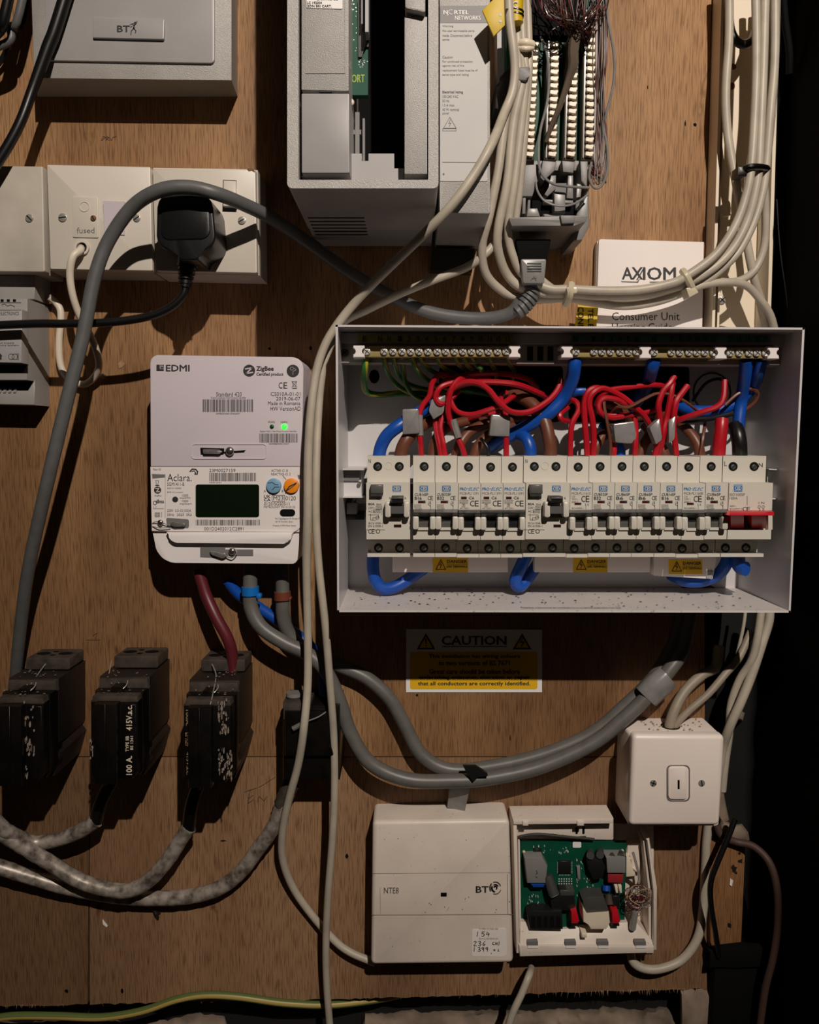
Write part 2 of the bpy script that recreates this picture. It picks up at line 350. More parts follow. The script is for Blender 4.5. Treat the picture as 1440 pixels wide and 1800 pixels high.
# pale stud and black pipe in the right corner
st = M().prism([(1247, 1482), (1312, 1482), (1304, 1668), (1249, 1668)], .008, -.036, .002).build('timber_stud', 'stud', None, 'pale knotted timber stud with a white chip, beside the plywood edge', 'timber')
kn = M()
for x, y, r_ in ((1291, 1527, 7), (1301, 1514, 6), (1282, 1628, 5), (1300, 1500, 3), (1294, 1534, 3)):
    kn.flat([(x + r_ * rgb.uniform(.4, 1.2) * math.cos(a), y + 1.3 * r_ * rgb.uniform(.3, 1) * math.sin(a)) for a in [i * .7 for i in range(9)]], .0083)
kn.build('knots', 'bakelite_side', st, kind='stuff')
M().prism([(1284, 1545), (1289, 1548), (1287, 1558), (1283, 1556)], .0095, .007).build('paint_chip', 'sign_white', st)
bs = thing('black_sheet', 'torn black plastic sheet over the foot of the pale timber stud', 'sheet', W(1300, 1700, 0))
rag_ = [(1247, 1672), (1275, 1668), (1310, 1664), (1345, 1667), (1343, 1700), (1300, 1701), (1262, 1699), (1246, 1703), (1250, 1690)]
M().prism(rag_, .016, .0085, .0008).build('fold', 'matt_black', bs)
M().prism([(1256, 1700), (1343, 1700), (1340, 1880), (1246, 1880)], .012, -.036, .004).build('sheet', 'matt_black', bs)
# ---------------------------------------------------------------- trunking on the right
tr = thing('cable_trunking', 'white open cable trunking standing up the right edge of the board', 'trunking', W(1300, 560, -.018))
def tq(x0, x1): return [(1266 + x0, -420), (1266 + x1, -420), (1236 + x1, 600), (1236 + x0, 600)]
M().prism(tq(12, 118), -.010, -.036).build('channel_base', 'clip_white', tr)
M().prism(tq(15, 20), .021, -.036).build('side_wall', 'clip_white', tr)
M().prism(tq(24, 27.5), .017, -.012).build('divider', 'clip_white', tr)
M().prism(tq(112, 117), .016, -.036).build('side_wall', 'clip_white', tr)
for x, y, rx, ry in ((1289, 117, 6, 5.5), (1288, 151, 4.5, 6.5)): M().prism(circ(x, y, rx, 14, ry), -.0096, -.0101).build('slot_hole', 'rust', tr)
screw(tr, 1270, 527, 7, -.010, 'steel', 'screw', 45, .002, True)
M().prism(rnd([(1270, 352), (1281, 352), (1284, 356), (1286, 378), (1270, 380)], 2), -.004, -.0102).build('retaining_clip', 'clip_white', tr)
# ---------------------------------------------------------------- pale grey terminal box, top left
bx = thing('junction_box', 'grey plastic wall box with raised nameplate at top left', 'junction box', W(240, 170, 0))
M().prism([(53, -90), (407, -90), (407, 141), (60, 137)], .041, 0, back=[(62, -70), (418, -70), (418, 170), (66, 170)]).build('base', 'grey_case', bx)
M().prism([(74, -90), (383, -90), (383, 114), (72, 110)], .0455, .041, back=[(53, -90), (407, -90), (407, 141), (60, 137)]).build('sloped_frame', 'speckle_case', bx)
M().prism(rnd([(78, -90), (377, -90), (377, 111), (79, 106)], 7), .048, .044, .001).build('cover', 'grey_smooth', bx)
np_ = M().prism(rnd([(163, 30), (289, 33), (288, 69), (163, 66)], 2), .051, .047, .0012).build('nameplate', 'grey_smooth', bx)
tb = M(); text(tb, 'BT', 206, 45, 228, 56, .0512, .04)
tb.prism(circ(238, 41, 2.2, 8), .0513, .0511)
for l_, w in (([(229, 43), (232, 42), (236, 45), (240, 40), (241, 37)], 1.2), ([(232, 42), (235, 41), (238, 38)], 1), ([(236, 44), (235, 49), (236, 51)], 2.6), ([(236, 51), (239, 54), (238, 58)], 1.4), ([(235, 50), (231, 54), (230, 61)], 1.5), ([(232, 46), (229, 48)], 1)):
    tb.line(l_, w, .0512)
tb.build('lettering', 'ink', np_)
# ---------------------------------------------------------------- switch plates
def pattress(par, q, d, bev=.002):           # mounting box behind a plate
    M().prism(q, d, 0).build('mounting_box', 'plate_dirty', par)
t = thing('blank_plate', 'stained white blanking plate cut by the left picture edge', 'wall plate', W(30, 490, 0))
M().prism(rnd([(-110, 290), (75, 292), (79, 478), (-110, 476)], 3), .047, .039, .0015).build('faceplate', 'plate_dirty', t)
pattress(t, [(-108, 292), (74, 294), (78, 480), (-108, 478)], .039); screw(t, 51, 383, 7, .047, 'steel', slot=45)
t = thing('fused_spur', 'white fused spur plate with rocker switch and cord outlet, middle of three plates', 'switch', W(175, 485, 0))
M().prism(rnd([(82, 289), (264, 293), (268, 476), (88, 473)], 2.5), .047, .039, .0015).build('faceplate', 'plate', t)
pattress(t, [(84, 291), (263, 295), (267, 478), (89, 476)], .039)
screw(t, 109.5, 382, 7.5, .047, slot=-8); screw(t, 240, 383, 6.5, .047, slot=-35)
fc = M().prism(rnd([(127, 345), (172, 347), (173, 418), (128, 417)], 2), .0482, .046, .0005).build('fuse_carrier', 'plate', t)
M().ring(circ(148, 363, 9, 20), circ(148, 363, 7.8, 20), .0487, .048).build('fuse_cap', 'plate', fc); screw(fc, 163.5, 383, 5, .0482, 'rust', slot=60)
printed(fc, .0484, [('fused', 135, 400, 166, 410)], 'ink_soft')
rk = M().prism([(181, 353), (218, 354), (219, 413), (184, 412)], [.0505, .0505, .0478, .0478], .046).build('rocker', 'hub', t); printed(rk, .0494, [('on', 194, 399, 208, 407)], 'ink_soft')
M().ring(circ(143, 435, 13, 20), circ(143, 435, 9.5, 20), .0495, .046).build('cord_outlet', 'plate', t); M().cyl(143, 435, 9.5, .0474, .046).build('cord_hole', 'black', t)
t = thing('socket_outlet', 'white switched socket plate behind the black plug', 'socket', W(370, 490, 0))
M().prism(rnd([(268, 294), (449, 297), (452, 480), (273, 476)], 2.5), .047, .039, .0015).build('faceplate', 'plate', t)
M().prism([(270, 296), (453, 299), (456, 484), (274, 480)], .039, 0).build('mounting_box', 'plate', t)
screw(t, 425, 387, 7, .047, slot=-30)
M().prism([(392, 316), (416, 317), (416, 372), (391, 371)], .0475, .046).build('switch_surround', 'ink_soft', t)
M().prism([(393, 317), (415, 318), (415, 363), (392, 362)], [.0485, .0485, .053, .053], .046, .0006).build('rocker', 'plate', t)
M().prism([(434, 296), (447, 297), (448, 303), (443, 300), (437, 301)], .0473, .0465).build('chipped_corner', 'rust', t)
pg = thing('mains_plug', 'black moulded three-pin plug pushed into the socket', 'plug', W(330, 400, .047))
M().prism(rnd([(276, 338), (372, 338), (380, 430), (350, 446), (347, 458), (318, 458), (312, 446), (274, 432)], [26, 26, 18, 6, 3, 3, 6, 18]), .088, .0472, .007, seg=4).build('body', 'plug', pg)
M().prism(rnd([(284, 350), (366, 350), (370, 420), (282, 422)], 16), .0892, .086, .0012).build('front_face', 'plug', pg)
M().tube([(331, 452, .066), (330, 470, .066)], .0088).build('cable_boss', 'plug', pg)
sr = M()
for i in range(4): sr.tube([(329 - i, 470 + i * 8, .066), (329 - i, 475 + i * 8, .066)], [.0075 - i * .0006] * 2)
sr.tube([(330, 466, .066), (325, 505, .066)], .0048); sr.build('strain_relief', 'plug', pg)
cable('black_flex', [(326, 498, .066), (322, 518, .066), (300, 540, .066), (262, 556, .066), (200, 566, .066), (120, 569, .066), (60, 569, .066), (-30, 573, .066)], .0034, 'black_cable', 'black flex running left from the black plug, across the grey power supply', 'cable')
# ---------------------------------------------------------------- grey power supply at the left edge
ps = thing('rail_power_supply', 'grey stepped rail-mounted power supply below the blank plate', 'power supply', W(0, 735, 0))
M().prism([(-150, 484), (62, 484), (61, 526), (-150, 526)], .030, 0, .0008).build('upper_shoulder', 'grey_case', ps)
M().prism([(-150, 524), (48, 525), (48, 668), (-150, 668)], .043, 0, .0006).build('middle_body', 'grey_case', ps)
M().prism([(-150, 666), (61, 668), (61, 712), (-150, 708)], .030, 0, .0008).build('lower_shoulder', 'grey_case', ps)
fr = M().prism([(-150, 544), (38, 544), (38, 638), (-150, 634)], .055, .043, .0007).build('front_cover', 'grey_smooth', ps)
M().box(-150, 642, 48, 656, .0432, .042).build('terminal_slot', 'black', ps)
M().prism([(-150, 660), (58, 663), (50, 685), (-150, 683)], .0306, .029).build('terminal_slot', 'matt_black', ps)
tt = M()
for i in range(3): tt.box(1 + i * 10.8, 526, 6 + i * 10.8, 530, .0436, .042)
tt.build('vent_holes', 'black', ps)
for i in range(4): M().prism([(-2 + i * 9, 682), (3 + i * 9, 682), (1 + i * 9, 690), (-4 + i * 9, 690)], .031, .029).build('slot_tooth', 'grey_case', ps)
pr_ = M(); pr_.line([(-20, 545), (37, 545)], .7, .0552); pr_.line([(3, 536), (8, 534), (13, 538), (19, 536), (26, 539)], .8, .0433); pr_.line([(-10, 532), (37, 532)], .8, .0433)
text(pr_, 'ELECTRONICS', 1, 548, 33, 554, .0552); text(pr_, 'output supply', -14, 601, 25, 605, .0552); text(pr_, 'door entry system', -20, 605, 33, 609, .0552)
pr_.line(circ(20, 627, 5, 14), .8, .0552, True); pr_.line(circ(26, 627, 5, 14), .8, .0552, True); pr_.line(rc(30, 622, 32.5, 632), .7, .0552, True)
pr_.prism([(-4, 626), (0, 621), (4, 626), (2.5, 626), (2.5, 632), (-2.5, 632), (-2.5, 626)], .0553, .0551); pr_.build('lettering', 'ink', fr)
cable('white_loop_cable', [(143, 436, .046), (140, 441, .054), (128, 452, .058), (123, 480, .056), (127, 515, .052), (138, 550, .045), (155, 582, .037), (168, 612, .03), (174, 640, .02), (168, 660, .012), (150, 675, .008), (128, 671, .006), (112, 655, .006), (105, 632, .007), (104, 598, .008), (107, 566, .008), (106, 545, .008), (98, 532, .008), (86, 522, .012)], .0031, 'white_cable', 'white cable hanging in a loop from the fused spur back to the power supply')
M().cyl(179, 661, 4.5, .006, 0, 10, .0008).build('cable_nail', 'steel', None, 'small nail head holding the white looped cable', 'nail')
# black and grey cables in the top left corner
cable('black_cable', [(180, -220, .056), (104, 30, .056), (84, 85, .056), (58, 155, .057), (38, 210, .06), (15, 255, .062), (-20, 310, .064)], [.0052] * 3 + [.0042] * 4, 'black_cable', 'thick black cable slanting over the left corner of the grey wall box')
cable('dark_cable', [(80, -200, .05), (34, 22, .045), (20, 48, .04), (17, 72, .04), (-20, 88, .04)], .0034, 'grey_cable', 'grey cable curling down into the top left corner')
cable('dark_cable', [(60, -200, .06), (10, 20, .055), (2, 50, .05), (-20, 70, .05)], .0042, 'black_cable', 'thick dark cable at the very top left corner beside the grey curl')
cable('dark_cable', [(70, -200, .03), (44, 20, .02), (20, 60, .015), (6, 100, .01), (-20, 130, .008)], .0024, 'black_cable', 'thin dark wire behind the grey curl in the top left corner')
# ---------------------------------------------------------------- the long grey lead and its kettle plug
cable('grey_lead', [(26, 1215, .008), (29, 1170, .02), (38, 1085, .04), (52, 990, .06), (84, 845, .082), (120, 695, .088), (146, 590, .088), (166, 490, .088), (190, 425, .088), (232, 365, .094), (280, 335, .102), (330, 329, .102), (380, 340, .098), (430, 360, .078), (478, 384, .055), (540, 425, .035), (620, 482, .03), (690, 522, .03), (760, 550, .035), (840, 560, .04), (893, 552, .047), (915, 530, .052)], .0054, 'grey_cable', 'long grey lead arching over the black plug and down to the leftmost cutout', 'cable')
ie = thing('kettle_connector', 'grey kettle-type power connector under the white-clip terminal block', 'connector', W(940, 490, .05))
M().prism(rnd([(906, 420), (969, 420), (962, 462), (915, 462)], 3), .066, .034, .002).build('socket_shroud', 'matt_black', ie)
M().prism(rnd([(916, 455), (961, 455), (957, 498), (920, 498)], 3), .068, .036, .003).build('body', 'cap_grey', ie)
gr = M()
for i in range(4): gr.box(927, 462 + i * 4.5, 952, 464 + i * 4.5, .0686, .067)
gr.build('grip_ribs', 'black', ie); mk = M(); mk.line([(934, 492), (939, 486), (943, 493)], .9, .0686); mk.line([(935, 490), (944, 488)], .8, .0686); mk.build('moulded_mark', 'ink_soft', ie)
for i in range(7):
    a = i / 6; x, y, r_ = 936 - a * a * 22, 503 + i * 8.2 - a * 6, .0092 - .003 * a
    M().tube([(x, y, .052), (x - 1.5 - 4 * a, y + 4.2, .052)], r_, n=12, res=1).build('strain_relief_rib', 'grey_cable', ie)
M().tube([(938, 496, .052), (934, 515, .052), (918, 540, .052), (908, 550, .05)], .0056).build('strain_relief_core', 'grey_cable', ie)
# ---------------------------------------------------------------- electricity meter and the communications hub on it
hb = thing('communications_hub', 'lilac-white hub with a lit green lamp, plugged on top of the electricity meter', 'hub', W(400, 820, .02))
M().prism(rnd([(264, 624), (534, 628), (530.5, 820), (265, 820)], [14, 20, 1, 1], 6), .056, .004, .0035, seg=3).build('case', 'hub', hb)
d = .0562; pr_ = M()
pr_.flat(rc(275, 641, 281, 652), d); [pr_.flat(q, d) for q in (rc(281, 648.5, 288, 652), rc(282, 645, 288, 647.6), rc(282, 641, 284.4, 644.2), rc(285.4, 641, 288, 644.2))]
text(pr_, 'EDMI', 292, 641.5, 333, 652.5, d, .035); pr_.flat(circ(438, 651.5, 10.5, 24), d)
text(pr_, 'ZigBee', 451, 644, 481, 654, d, .03); text(pr_, 'Certified product', 451, 655, 498, 662, d, .02); pr_.flat(circ(515, 652, 11, 24), d)
text(pr_, 'C', 490, 672, 496.5, 683, d, .01); text(pr_, 'E', 498.5, 672, 505, 683, d, .01); pr_.line([(513.5, 671), (521.5, 671)], 1, d); pr_.line([(514.5, 672), (515.5, 680), (520, 680), (520.8, 672)], .8, d)
pr_.line([(513, 670), (522, 681)], .7, d); pr_.line([(522, 670), (513, 681)], .7, d); pr_.flat(rc(514, 682, 522, 683.6), d)
for s_, b in (('CS010A-01-01', (476, 689, 528, 696)), ('2019-06-07', (485.5, 697.5, 528, 704)), ('Made in Romania', (471, 705.5, 528, 712)), ('HW VersionAD', (475.5, 714.5, 528.5, 722)), ('Standard 420', (380, 689, 425, 697)),
              ('Communications Hub Function Identifier', (371, 697.6, 433, 700.6)), ('04FB5D0060100A2A07', (380, 725.6, 422, 728.4)), ('WAN', (471, 740, 483, 744)), ('HAN', (494, 740, 505, 744)), ('Zigbee MAC + Gas Proxy Function Identifier', (457, 757, 522, 760)), ('0AFEBE0060100A7', (473, 779, 508, 781.4))):
    text(pr_, s_, *b, d)
barcode(pr_, 356, 702, 445, 724, d, 1); barcode(pr_, 456, 762, 524, 778, d, 2); pr_.build('lettering', 'ink', hb)
lg = M(); lg.line([(431.5, 648.5), (443, 646.5), (433, 656.5), (444.5, 654.5)], 2.2, .0564); lg.build('emblem', 'hub', hb); lg = M(); lg.line(circ(513, 648, 3, 7) + [(521, 650), (515, 653), (515, 659)], .5, .0564); lg.build('emblem', 'hub', hb)
for x, m, r_ in ((478, 'led_off', 4), (500, 'led_on', 5)): M().ball(W(x, 750, .0562), r_ * .00046, .6).build('indicator_lamp', m, hb)
M().ring(rr(336, 780, 469, 807, 6), rr(337.4, 781.4, 467.6, 805.6, 5), .0566, .055).build('recess_rim', 'hub', hb)
def seal(par, slot, tag_, disc, d, back='matt_black'):
    M().prism(slot, d + .0003, d - .002).build('seal_slot', back, par)
    tg = M().prism(tag_, d + .0035, d + .001, .0008).build('lead_tag', 'lead', par)
    M().ball(W(disc[0], disc[1], d + .002), disc[2] * .00047, .6).build('seal_bead', 'nickel', par); return tg
seal(hb, [(352, 787), (394, 788), (394, 794), (432, 791), (429, 795), (394, 797), (392, 799), (353, 799)], rnd([(356, 790), (384, 790), (391, 794), (386, 798), (357, 798)], 2), (404, 793, 8), .0562)
mk = M(); text(mk, 'A204', 367, 792, 381, 796, .06); mk.build('stamp', 'ink_soft', hb)
mt = thing('electricity_meter', 'white electricity meter with dark display and blue and orange dials', 'meter', W(400, 990, .004))
M().prism([(264, 820.5), (530.5, 820.5), (527, 936), (267, 935)], .054, .004, .0008).build('case', 'meter', mt)
M().prism(rnd([(264.5, 820.5), (530.5, 820.5), (527, 928), (519, 935), (267, 933)], [0, 0, 2, 4, 0]), .0553, .0535).build('front_label', 'white', mt)
M().prism(rnd([(268, 935.5), (527, 936), (524, 975), (522, 991), (280, 989)], [1, 1, 24, 24, 52], 7), .052, .004, .004, seg=3).build('terminal_cover', 'meter', mt)
M().prism(rnd([(292, 936), (516, 936), (508, 956), (302, 954)], [0, 0, 16, 16], 6), .058, .05, .0012).build('cover_lip', 'meter', mt)
d = .0555; pr_ = M()
for s_, *b in (('Made in EU', 269, 823, 283, 827), ('Aclara.', 294, 833, 337, 846), ('SGM1411-B', 294, 848, 324, 854), ('SGM1411000001', 294, 857, 319, 859.6), ('ESME v4.2 compliant', 294, 864, 322, 867), ('1000', 320, 869, 331, 873), ('imp/kWh', 316, 873.6, 335, 877.6), ('1000', 320, 879, 331, 883), ('imp/kvarh', 316, 883.6, 337, 888),
              ('230V  0.5-10(100)A', 294, 895, 336, 901.5), ('50Hz', 294, 902.5, 306, 907), ('2023', 311, 902.5, 323, 907), ('3K6', 327.5, 902.5, 337, 907), ('23M0027159', 368, 824, 414, 830), ('M0000100024', 368, 847, 389, 849.6), ('001D2402012C2891', 359, 926.5, 428.5, 932.6), ('ACTIVE: Cl. B', 477, 825, 506, 829.5), ('REACTIVE: Cl. 2', 477, 831, 511, 835.5),
              ('A', 463.5, 861, 467.5, 865.5), ('B', 495.5, 861, 498.5, 865.5), ('UK', 464, 870, 475.5, 875.4, .02), ('CA', 464, 876, 475.5, 881, .02), ('M23', 480.5, 872, 498.5, 879.5), ('0120', 502, 872, 520, 879.5), ('0120/SGS0511', 464, 883, 509, 888.6), ('METROLOGY FW 01.01.22', 464, 889.6, 519, 893),
              ('Pol. Cogollegoium 45, Parcela 27', 484, 910, 527, 914), ('46170 Camallo, Spain', 484, 915.6, 515, 919), ('Property of SMS Meter Assets', 480, 922.5, 520, 926), ('ZigBee', 271.5, 870, 284, 873), ('dlms', 274, 878, 288, 884.5, .03)):
    text(pr_, s_, *b[:4], d, *b[4:])
barcode(pr_, 368, 831, 450, 846, d, 3); barcode(pr_, 344, 913.5, 457, 923.5, d, 4)
pr_.line(rc(478.5, 870.5, 500.5, 881.5), .8, d, True); pr_.line([(290.5, 833), (290.5, 910)], .4, d); pr_.line(circ(272.5, 884, 3.2, 10), 1, d, True)
pr_.line(rc(272.5, 901.5, 280.5, 908.5), .9, d, True); pr_.line(rc(274.5, 903.3, 278.5, 906.7), .8, d, True); pr_.line([(284, 900), (284, 909)], .8, d); pr_.line([(270, 890), (270, 894), (274, 894), (274, 890)], .6, d); pr_.line([(275, 894), (288, 894)], .6, d)
pr_.flat(circ(277, 861.5, 6.3, 18), d); pr_.line([(273, 845), (279, 845)], .8, d); pr_.line([(274, 846), (274.6, 851), (278, 851), (278.6, 846)], .7, d); pr_.flat(rc(273, 852.5, 280, 854), d)
pr_.line([(334, 829), (338, 824.5), (344, 825), (347.5, 829), (346.5, 834)], 2.2, d); pr_.line([(337, 829), (341, 827.5), (344, 831)], 1.5, d); pr_.flat(circ(343.5, 833, 1.8, 8), d)
pr_.line([(497, 836), (503, 843)], .8, d); pr_.flat(circ(308, 878, 5.2, 16), d)
pr_.build('lettering', 'ink', mt); lg = M(); lg.line([(273.5, 859), (280, 858), (274.5, 865), (280.5, 864)], 1.4, .0557); lg.build('emblem', 'white', mt)
M().flat([(267, 833), (290, 834), (290, 839), (268, 841)], .0556).build('grey_patch', 'label_grey', mt); M().flat([(523, 835), (528.5, 835), (528, 842), (525, 842)], .0556).build('grey_patch', 'label_grey', mt)
M().prism(rr(344, 851.5, 455.5, 909, 4), .0558, .054).build('display', 'lcd', mt)
M().prism(rr(492, 895, 519, 907.5, 6), .0558, .054).build('optical_port', 'black', mt)
for x, m in ((481, 'blue_knob'), (512, 'orange_knob')):
    k = M().cyl(x, 854, 13.3, .0582, .054, 24, .0008).build('dial', m, mt); mk = M()
    if m == 'blue_knob': mk.line([(471, 849), (479, 848), (484, 852), (489, 852)], 1.1, .0584); mk.line([(479, 861), (483, 856), (491, 856)], 1.1, .0584)
    else: mk.line([(503, 863), (509, 855), (521, 849)], 2, .0584); mk.line([(505, 862), (511, 858), (520, 851)], 1.4, .0584)
    mk.build('dial_mark', 'ink', k)
seal(mt, rnd([(292, 910), (332, 913), (332, 928), (294, 928)], 3), rnd([(298, 919), (312, 916), (326, 921), (324, 926), (304, 926)], 2), (282, 918.5, 5.5), .0555, 'label_grey')
sw = M(); sw.tube([(268, 920, .056), (276, 917, .058), (300, 923, .058), (310, 919, .059), (325, 924, .058)], .0004, 6); sw.tube([(268, 925, .056), (280, 928, .058), (300, 927, .058)], .0004, 6); sw.build('seal_wire', 'steel', mt)
seal(mt, [(352, 962), (396, 962), (396, 966), (445, 966), (445, 977), (396, 977), (394, 981), (352, 979)], rnd([(368, 968), (396, 972), (399, 978), (392, 982), (371, 975)], 2), (408, 969.5, 6.5), .0522, 'label_grey')
sw = M(); sw.tube([(396, 978, .054), (408, 980, .056), (416, 972, .056), (413, 965, .055), (405, 963, .055)], .0005, 6); sw.build('seal_wire', 'steel', mt)
# ---------------------------------------------------------------- meter tails
cable('grey_tail', [(440, 985, .028), (440, 1035, .03), (442, 1070, .031), (460, 1103, .033), (500, 1130, .034), (540, 1149, .034), (573, 1180, .035), (598, 1235, .034), (617, 1290, .033), (652, 1342, .033), (715, 1370, .034), (790, 1373, .034), (860, 1368, .034), (950, 1348, .033), (1040, 1308, .033), (1095, 1265, .033), (1140, 1222, .032), (1175, 1180, .03), (1200, 1140, .025), (1215, 1070, .02)], .0065, 'tail',
      'grey meter tail with the blue collar, the lower of the two sagging tails', 'cable', n=14)
cable('grey_tail', [(496, 985, .022), (497, 1050, .022), (499, 1090, .020), (515, 1123, .016), (555, 1155, .013), (600, 1172, .013), (645, 1192, .014), (685, 1228, .015), (712, 1275, .016), (740, 1325, .018), (785, 1352, .020), (850, 1350, .020), (950, 1328, .020), (1040, 1290, .020), (1100, 1240, .020), (1150, 1190, .020), (1185, 1130, .018), (1200, 1070, .016)], .0063, 'tail',
      'grey meter tail with the brown collar, the upper of the two sagging tails', 'cable', n=14)
cl = thing('blue_collar', 'bright blue sealing collar on the left meter tail', 'collar', W(440, 1046, .03)); M().tube([(440, 1031, .0305), (440.5, 1046, .0305)], .0078, 16, 2).build('band', 'blue_collar', cl); M().box(450, 1044, 459, 1053, .036, .03, .001, 3).build('tab', 'blue_collar', cl)
cl = thing('brown_collar', 'red-brown sealing collar on the right meter tail', 'collar', W(496, 1054, .022)); M().tube([(496.5, 1040, .0225), (497, 1054, .0225)], .0076, 16, 2).build('band', 'brown_collar', cl); M().box(506, 1050, 512, 1055, .026, .02, .0006, 2).build('tab', 'brown_collar', cl)
cable('blue_cable', [(400, 1020, .02), (420, 1045, .016), (452, 1066, .010), (490, 1092, .006), (530, 1122, .006), (556, 1150, .007), (568, 1190, .012), (571, 1240, .02)], .0052, 'blue_wire', 'thick blue cable passing behind the grey tails from meter to neutral block', n=12)
cable('dark_red_cable', [(348, 1000, .03), (362, 1045, .032), (380, 1085, .036), (400, 1122, .037), (408, 1150, .034), (410, 1180, .030)], .0052, 'maroon_cable', 'dark red cable from the meter into the third cutout', n=12)
tp = M().tube([(1136, 1225, .027), (1149, 1212, .027), (1163, 1199, .0265), (1173, 1190, .026)], [.0138, .0142, .014, .0135], 16, 4, flatten=.8); tp.build('tape_wrap', 'tape', None, 'shiny grey tape binding the two tails near the key switch', 'tape')
M().prism([(814, 1346), (836, 1346), (856, 1359), (858, 1364), (840, 1366), (832, 1374), (822, 1362)], [.0415, .0415, .043, .045, .043, .044, .042], .0385).build('torn_tape', 'black', None, 'scrap of black tape at the low point of the grey tails', 'tape')
M().prism([(792, 1378), (828, 1376), (822, 1402), (816, 1432), (808, 1436), (800, 1428), (786, 1422), (788, 1406)], [.03, .03, .02, .016, .016, .012, .012, .016], .008).build('hanging_tape', 'tape', None, 'strip of grey tape hanging below the sagging tails', 'tape')
# ---------------------------------------------------------------- black service cutouts (laid out on the board, x and y at the wall)
def cutout(dx, dy, label, var):
    g = lambda pts: [(x + dx, y + dy) for x, y in pts]
    t = thing('service_cutout', label, 'fuse box', WP(257 + dx, 1300 + dy, 0), 'black service cutouts below the meter')
    P = lambda pts, d1, d0, bev=0: M().prism(g(pts), d1, d0, bev, True)
    P([(216, 1158), (298, 1158), (298, 1262), (293, 1270), (300, 1280), (290, 1318), (226, 1318), (216, 1300)], .058, 0, .0012).build('body', 'bakelite_side', t)
    P([(219, 1160), (296, 1160), (298, 1176), (217, 1176)], .062, .010, .001).build('shoulder', 'bakelite_dust', t)
    cp = P(rnd([(224, 1136), (298, 1136), (298, 1156), (224, 1156)], 3), .035, .004, .001).build('terminal_cap', 'bakelite_dust', t)
    hl = M()
    for x, dp, r_ in ((242, .020, .0062), (279, .020, .0062), (258, .014, .0025), (262, .026, .0025)):
        c = WP(x + dx, 1136 + dy, dp); v = [c + Vector((r_ * math.cos(a * .3927), r_ * math.sin(a * .3927) * .8, .0003)) for a in range(16)]; hl.add(v, [tuple(range(16))])
    hl.keep = 1; hl.build('conductor_hole', 'matt_black', cp)
    P([(217, 1174), (297, 1174), (297, 1296), (288, 1310), (228, 1310), (217, 1296)], .073, .05, .004).build('fuse_carrier', 'bakelite', t)
    P([(222, 1176), (292, 1176), (294, 1186), (220, 1186)], .082, .06, .001).build('carrier_top', 'bakelite_dust', t)
    P([(219, 1184), (294, 1184), (294, 1296), (284, 1306), (230, 1306), (219, 1298)], .083, .07, .002).build('carrier_front', 'bakelite', t)
    P([(230, 1183), (266, 1183), (266, 1309), (230, 1309)], .091, .08, .002).build('grip_ridge', 'bakelite', t)
    P([(246.5, 1183), (249.5, 1183), (249.5, 1310), (246.5, 1310)], .0925, .09, .0006).build('grip_ridge', 'bakelite', t)
    sw = M(); y = 1164 + dy
    sw.tube([(248 + dx, y, .060), (254 + dx, y + 5, .066), (260 + dx, y + 8, .070), (266 + dx, y + 2, .066), (262 + dx, y - 3, .060), (252 + dx, y - 1, .060)], .0005, 6, wp=True)
    if var == 1: sw.tube([(258 + dx, y, .064), (255 + dx, y - 12, .04), (262 + dx, y - 26, .03)], .0005, 6, wp=True)
    if var == 2: sw.tube([(240 + dx, y + 2, .064), (226 + dx, y - 2, .05), (222 + dx, y - 22, .038), (220 + dx, y - 8, .04)], .0005, 6, wp=True)
    if var == 3: sw.tube([(244 + dx, y - 22, .038), (256 + dx, y - 10, .05), (262 + dx, y + 6, .075), (262 + dx, y + 18, .084)], .0005, 6, wp=True)
    sw.build('seal_wire', 'steel', t)
    P(rnd([(244, 1166), (262, 1166), (262, 1178), (244, 1178)], 3), .072, .05, .001).build('seal_lug', 'bakelite', t)
    if var == 3: lb = P([(221, 1192), (229, 1192), (229, 1300), (221, 1300)], .0838, .08, .0003).build('rating_label', 'black', t)
    else: lb = P([(269, 1188), (291, 1188), (291, 1302), (269, 1302)], .0838, .08, .0003).build('rating_label', 'bakelite', t)
    return t, lb
c1, l1 = cutout(-148, 3, 'leftmost black cutout with white paint runs, cut by the left picture edge', 1)
c2, l2 = cutout(0, 0, 'second black cutout, its cream 100A lettering running up the right of its front', 2)
c3, l3 = cutout(146, 6, 'third black cutout, with paint on its front and the dark red cable in its top', 3)
printed(l2, .0841, [('100 A.', 222, 1329, 232, 1362, .02, 90), ('TYPE IIB', 221, 1294, 226.5, 1321, .015, 90), ('BS 1361', 229, 1294, 234, 1318, .015, 90), ('415V.a.c.', 222, 1240, 232, 1284, .02, 90)], 'clip_white')
printed(l3, .0841, [('100A.', 327, 1248, 332.5, 1276, .01, -90), ('TYPE IIB', 329, 1286, 332, 1312, 0, -90), ('BS 1361', 325.5, 1288, 328.5, 1310, 0, -90), ('415V.a.c.', 328, 1322, 333.5, 1362, .01, -90)], 'tan')
rgp = random.Random(5)
def runs(par, x0, y0, x1, y1, d, n):
    mb = M()
    for i in range(n):
        x, y = rgp.uniform(x0, x1), rgp.uniform(y0, y1); w = rgp.uniform(.5, 1.8); h = rgp.uniform(1, 7)
        mb.prism([(x + w * math.cos(a) + rgp.uniform(-.6, .6), y + h * math.sin(a)) for a in (0, 1, 2, 3, 4, 5)], d + .0005, d - .0006)
    return mb.build('paint_splash', 'paint_drip', par, kind='stuff')
runs(c1, 38, 1232, 60, 1330, .0840, 26); runs(c1, 12, 1345, 56, 1375, .0833, 30); runs(c1, 44, 1300, 50, 1320, .0842, 8); runs(c3, 383, 1230, 402, 1290, .0838, 34); runs(c3, 383, 1318, 408, 1372, .0838, 46); runs(c2, 158, 1300, 172, 1340, .0838, 8)
